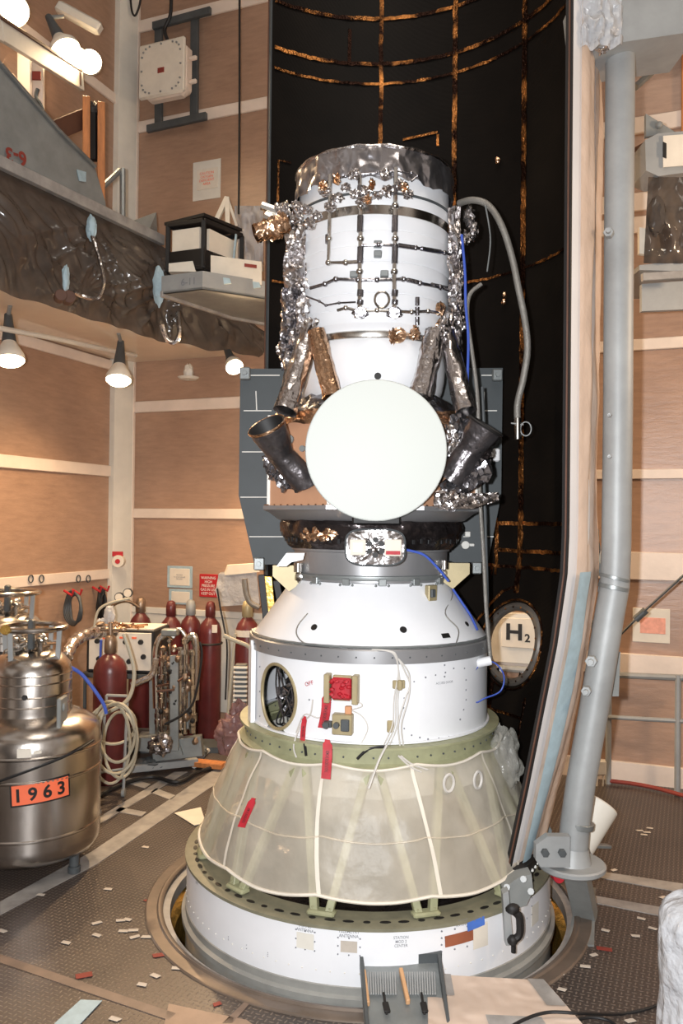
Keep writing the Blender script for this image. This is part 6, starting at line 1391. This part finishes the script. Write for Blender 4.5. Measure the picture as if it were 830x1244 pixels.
for x in (470, 516):
    m = MB(); m.bar(TP(x-4, 1206, .08), TP(x, 1232, .08), .012, .012); m.bar(TP(x-2, 1218, .08), TP(x+1, 1230, .08), .03, .015); m.build('black_clip', M['ink'], tr)
kr = thing('kraft_sheet', 'tan covering sheet taped over a board right of the metal tray', 'sheet', PZ(610, 1240, 0))
def kf(u, v):
    x = 519+(662-519)*u+v*78*u+v*2; y = 1183+8*u+92*v; return PZ(x, y, .10+.02*noise.noise(Vector((u*3, v*3, 1)))+.012*abs(noise.noise(Vector((u*8, v*7, 5)))))
m = MB(); m.grid(kf, 40, 40); tmp = list(m.v); m.add([v for v in tmp], [])
bnd = [i for i in range(41)]+[j*41+40 for j in range(1, 41)]+[40*41+i for i in range(39, -1, -1)]+[j*41 for j in range(39, 0, -1)]
vb = [tmp[i] for i in bnd]; vl = [Vector((v.x, v.y, .0)) for v in vb]; n_ = len(bnd); m.add(vb+vl, [(i, (i+1) % n_, n_+(i+1) % n_, n_+i) for i in range(n_)]); m.build('sheet', M['cardb'], kr, smooth=60)
def kf2(u0, u1, v0, v1): return lambda u, v: kf(u0+(u1-u0)*u, v0+(v1-v0)*v)+Z3*.006
m = MB(); m.grid(kf2(.01, .2, .0, .28), 6, 6); m.grid(kf2(.85, .99, .0, .35), 6, 6); m.grid(kf2(.38, .75, .52, .75), 8, 6); m.build('tape', M['seam'], kr)
cable([PZ(x, y, .135 if x < 740 else .012) for x, y in ((600, 1262), (632, 1241), (665, 1230), (705, 1231), (750, 1232), (785, 1226), (815, 1214))], .008, 'black', 'floor_cable', 'black cable running from the tan sheet right across the floor', 'cable')
cable([PZ(x, y, .015) for x, y in ((690, 1256), (700, 1240), (720, 1236), (740, 1240), (752, 1250), (760, 1264))], .008, 'black', 'floor_cable', 'black cable loop on the floor at the bottom edge', 'cable')
WC = Vector((P(872, 1150, 3.3).x, 3.3, 0)); zt_ = P(835, 1106, 3.2).z
def wr(u, v):
    a = 6.2832*u; q = Vector((math.cos(a)*1.6, math.sin(a)*1.6, v*3)); f = 1+.16*noise.noise(q)+.12*abs(noise.noise(q*2.4))+.07*abs(noise.noise(Vector((q.x*4, q.y*4, q.z*1.2))))
    if v < .85: r = .21-.03*abs(v-.45); z = zt_*v/.85*.93
    else: t = (v-.85)/.15; r = .19*max(0.0, math.cos(t*PI/2))**.7; z = zt_*(.93+.07*math.sin(t*PI/2))
    return WC+Vector((r*f*math.cos(a), r*f*math.sin(a), z*(1+.02*noise.noise(q*2))))
m = MB(); m.grid(wr, 90, 60, True); tag(m.build('wrapped_post', M['wrap'], smooth=70), 'post bundled in crumpled white plastic film at the lower right edge', 'wrapped post')
# ================================================================ LIGHT
def area(name, loc, tgt, size, power, col, sizey=None):
    ld = bpy.data.lights.new(name, 'AREA'); ld.energy = power; ld.size = size; ld.color = col
    if sizey: ld.shape = 'RECTANGLE'; ld.size_y = sizey
    o = bpy.data.objects.new(name, ld); COL.objects.link(o); o.location = loc; o.rotation_euler = (Vector(tgt)-Vector(loc)).to_track_quat('-Z', 'Y').to_euler(); return o
area('camera_flash', CAM+Vector((-.17, -.03, .06)), (0.1, 6, 2.6), .06, 345, (.96, .98, 1))
area('side_work_light', (5.2, 4.2, 4.6), (3.2, 8.2, 3.0), .5, 130, (1, .74, .5))
area('overhead_fill_light', (.5, 3.0, 9.5), (.5, 6.0, 0), 3.0, 150, (1, .90, .78))  # soft ambient fill added overhead for the room's unseen upper lights
w = bpy.data.worlds.new('room_surroundings'); S.world = w; w.use_nodes = True; N = w.node_tree.nodes; L = w.node_tree.links
bg = N['Background']; tc = N.new('ShaderNodeTexCoord'); nz = N.new('ShaderNodeTexNoise'); nz.inputs['Scale'].default_value = 2.2; nz.inputs['Detail'].default_value = 3
L.new(tc.outputs['Generated'], nz.inputs['Vector']); cr = N.new('ShaderNodeValToRGB'); e = cr.color_ramp.elements
e[0].position = .40; e[0].color = (.13, .105, .09, 1); e[1].position = .52; e[1].color = (.50, .36, .26, 1)
q = cr.color_ramp.elements.new(.62); q.color = (1.1, 1.0, .92, 1)
L.new(nz.outputs['Fac'], cr.inputs[0]); L.new(cr.outputs[0], bg.inputs['Color']); bg.inputs['Strength'].default_value = .55
S.view_settings.view_transform = 'Standard'; S.view_settings.look = 'None'; S.view_settings.gamma = 1; S.view_settings.use_curve_mapping = False; S.view_settings.exposure = 0.0
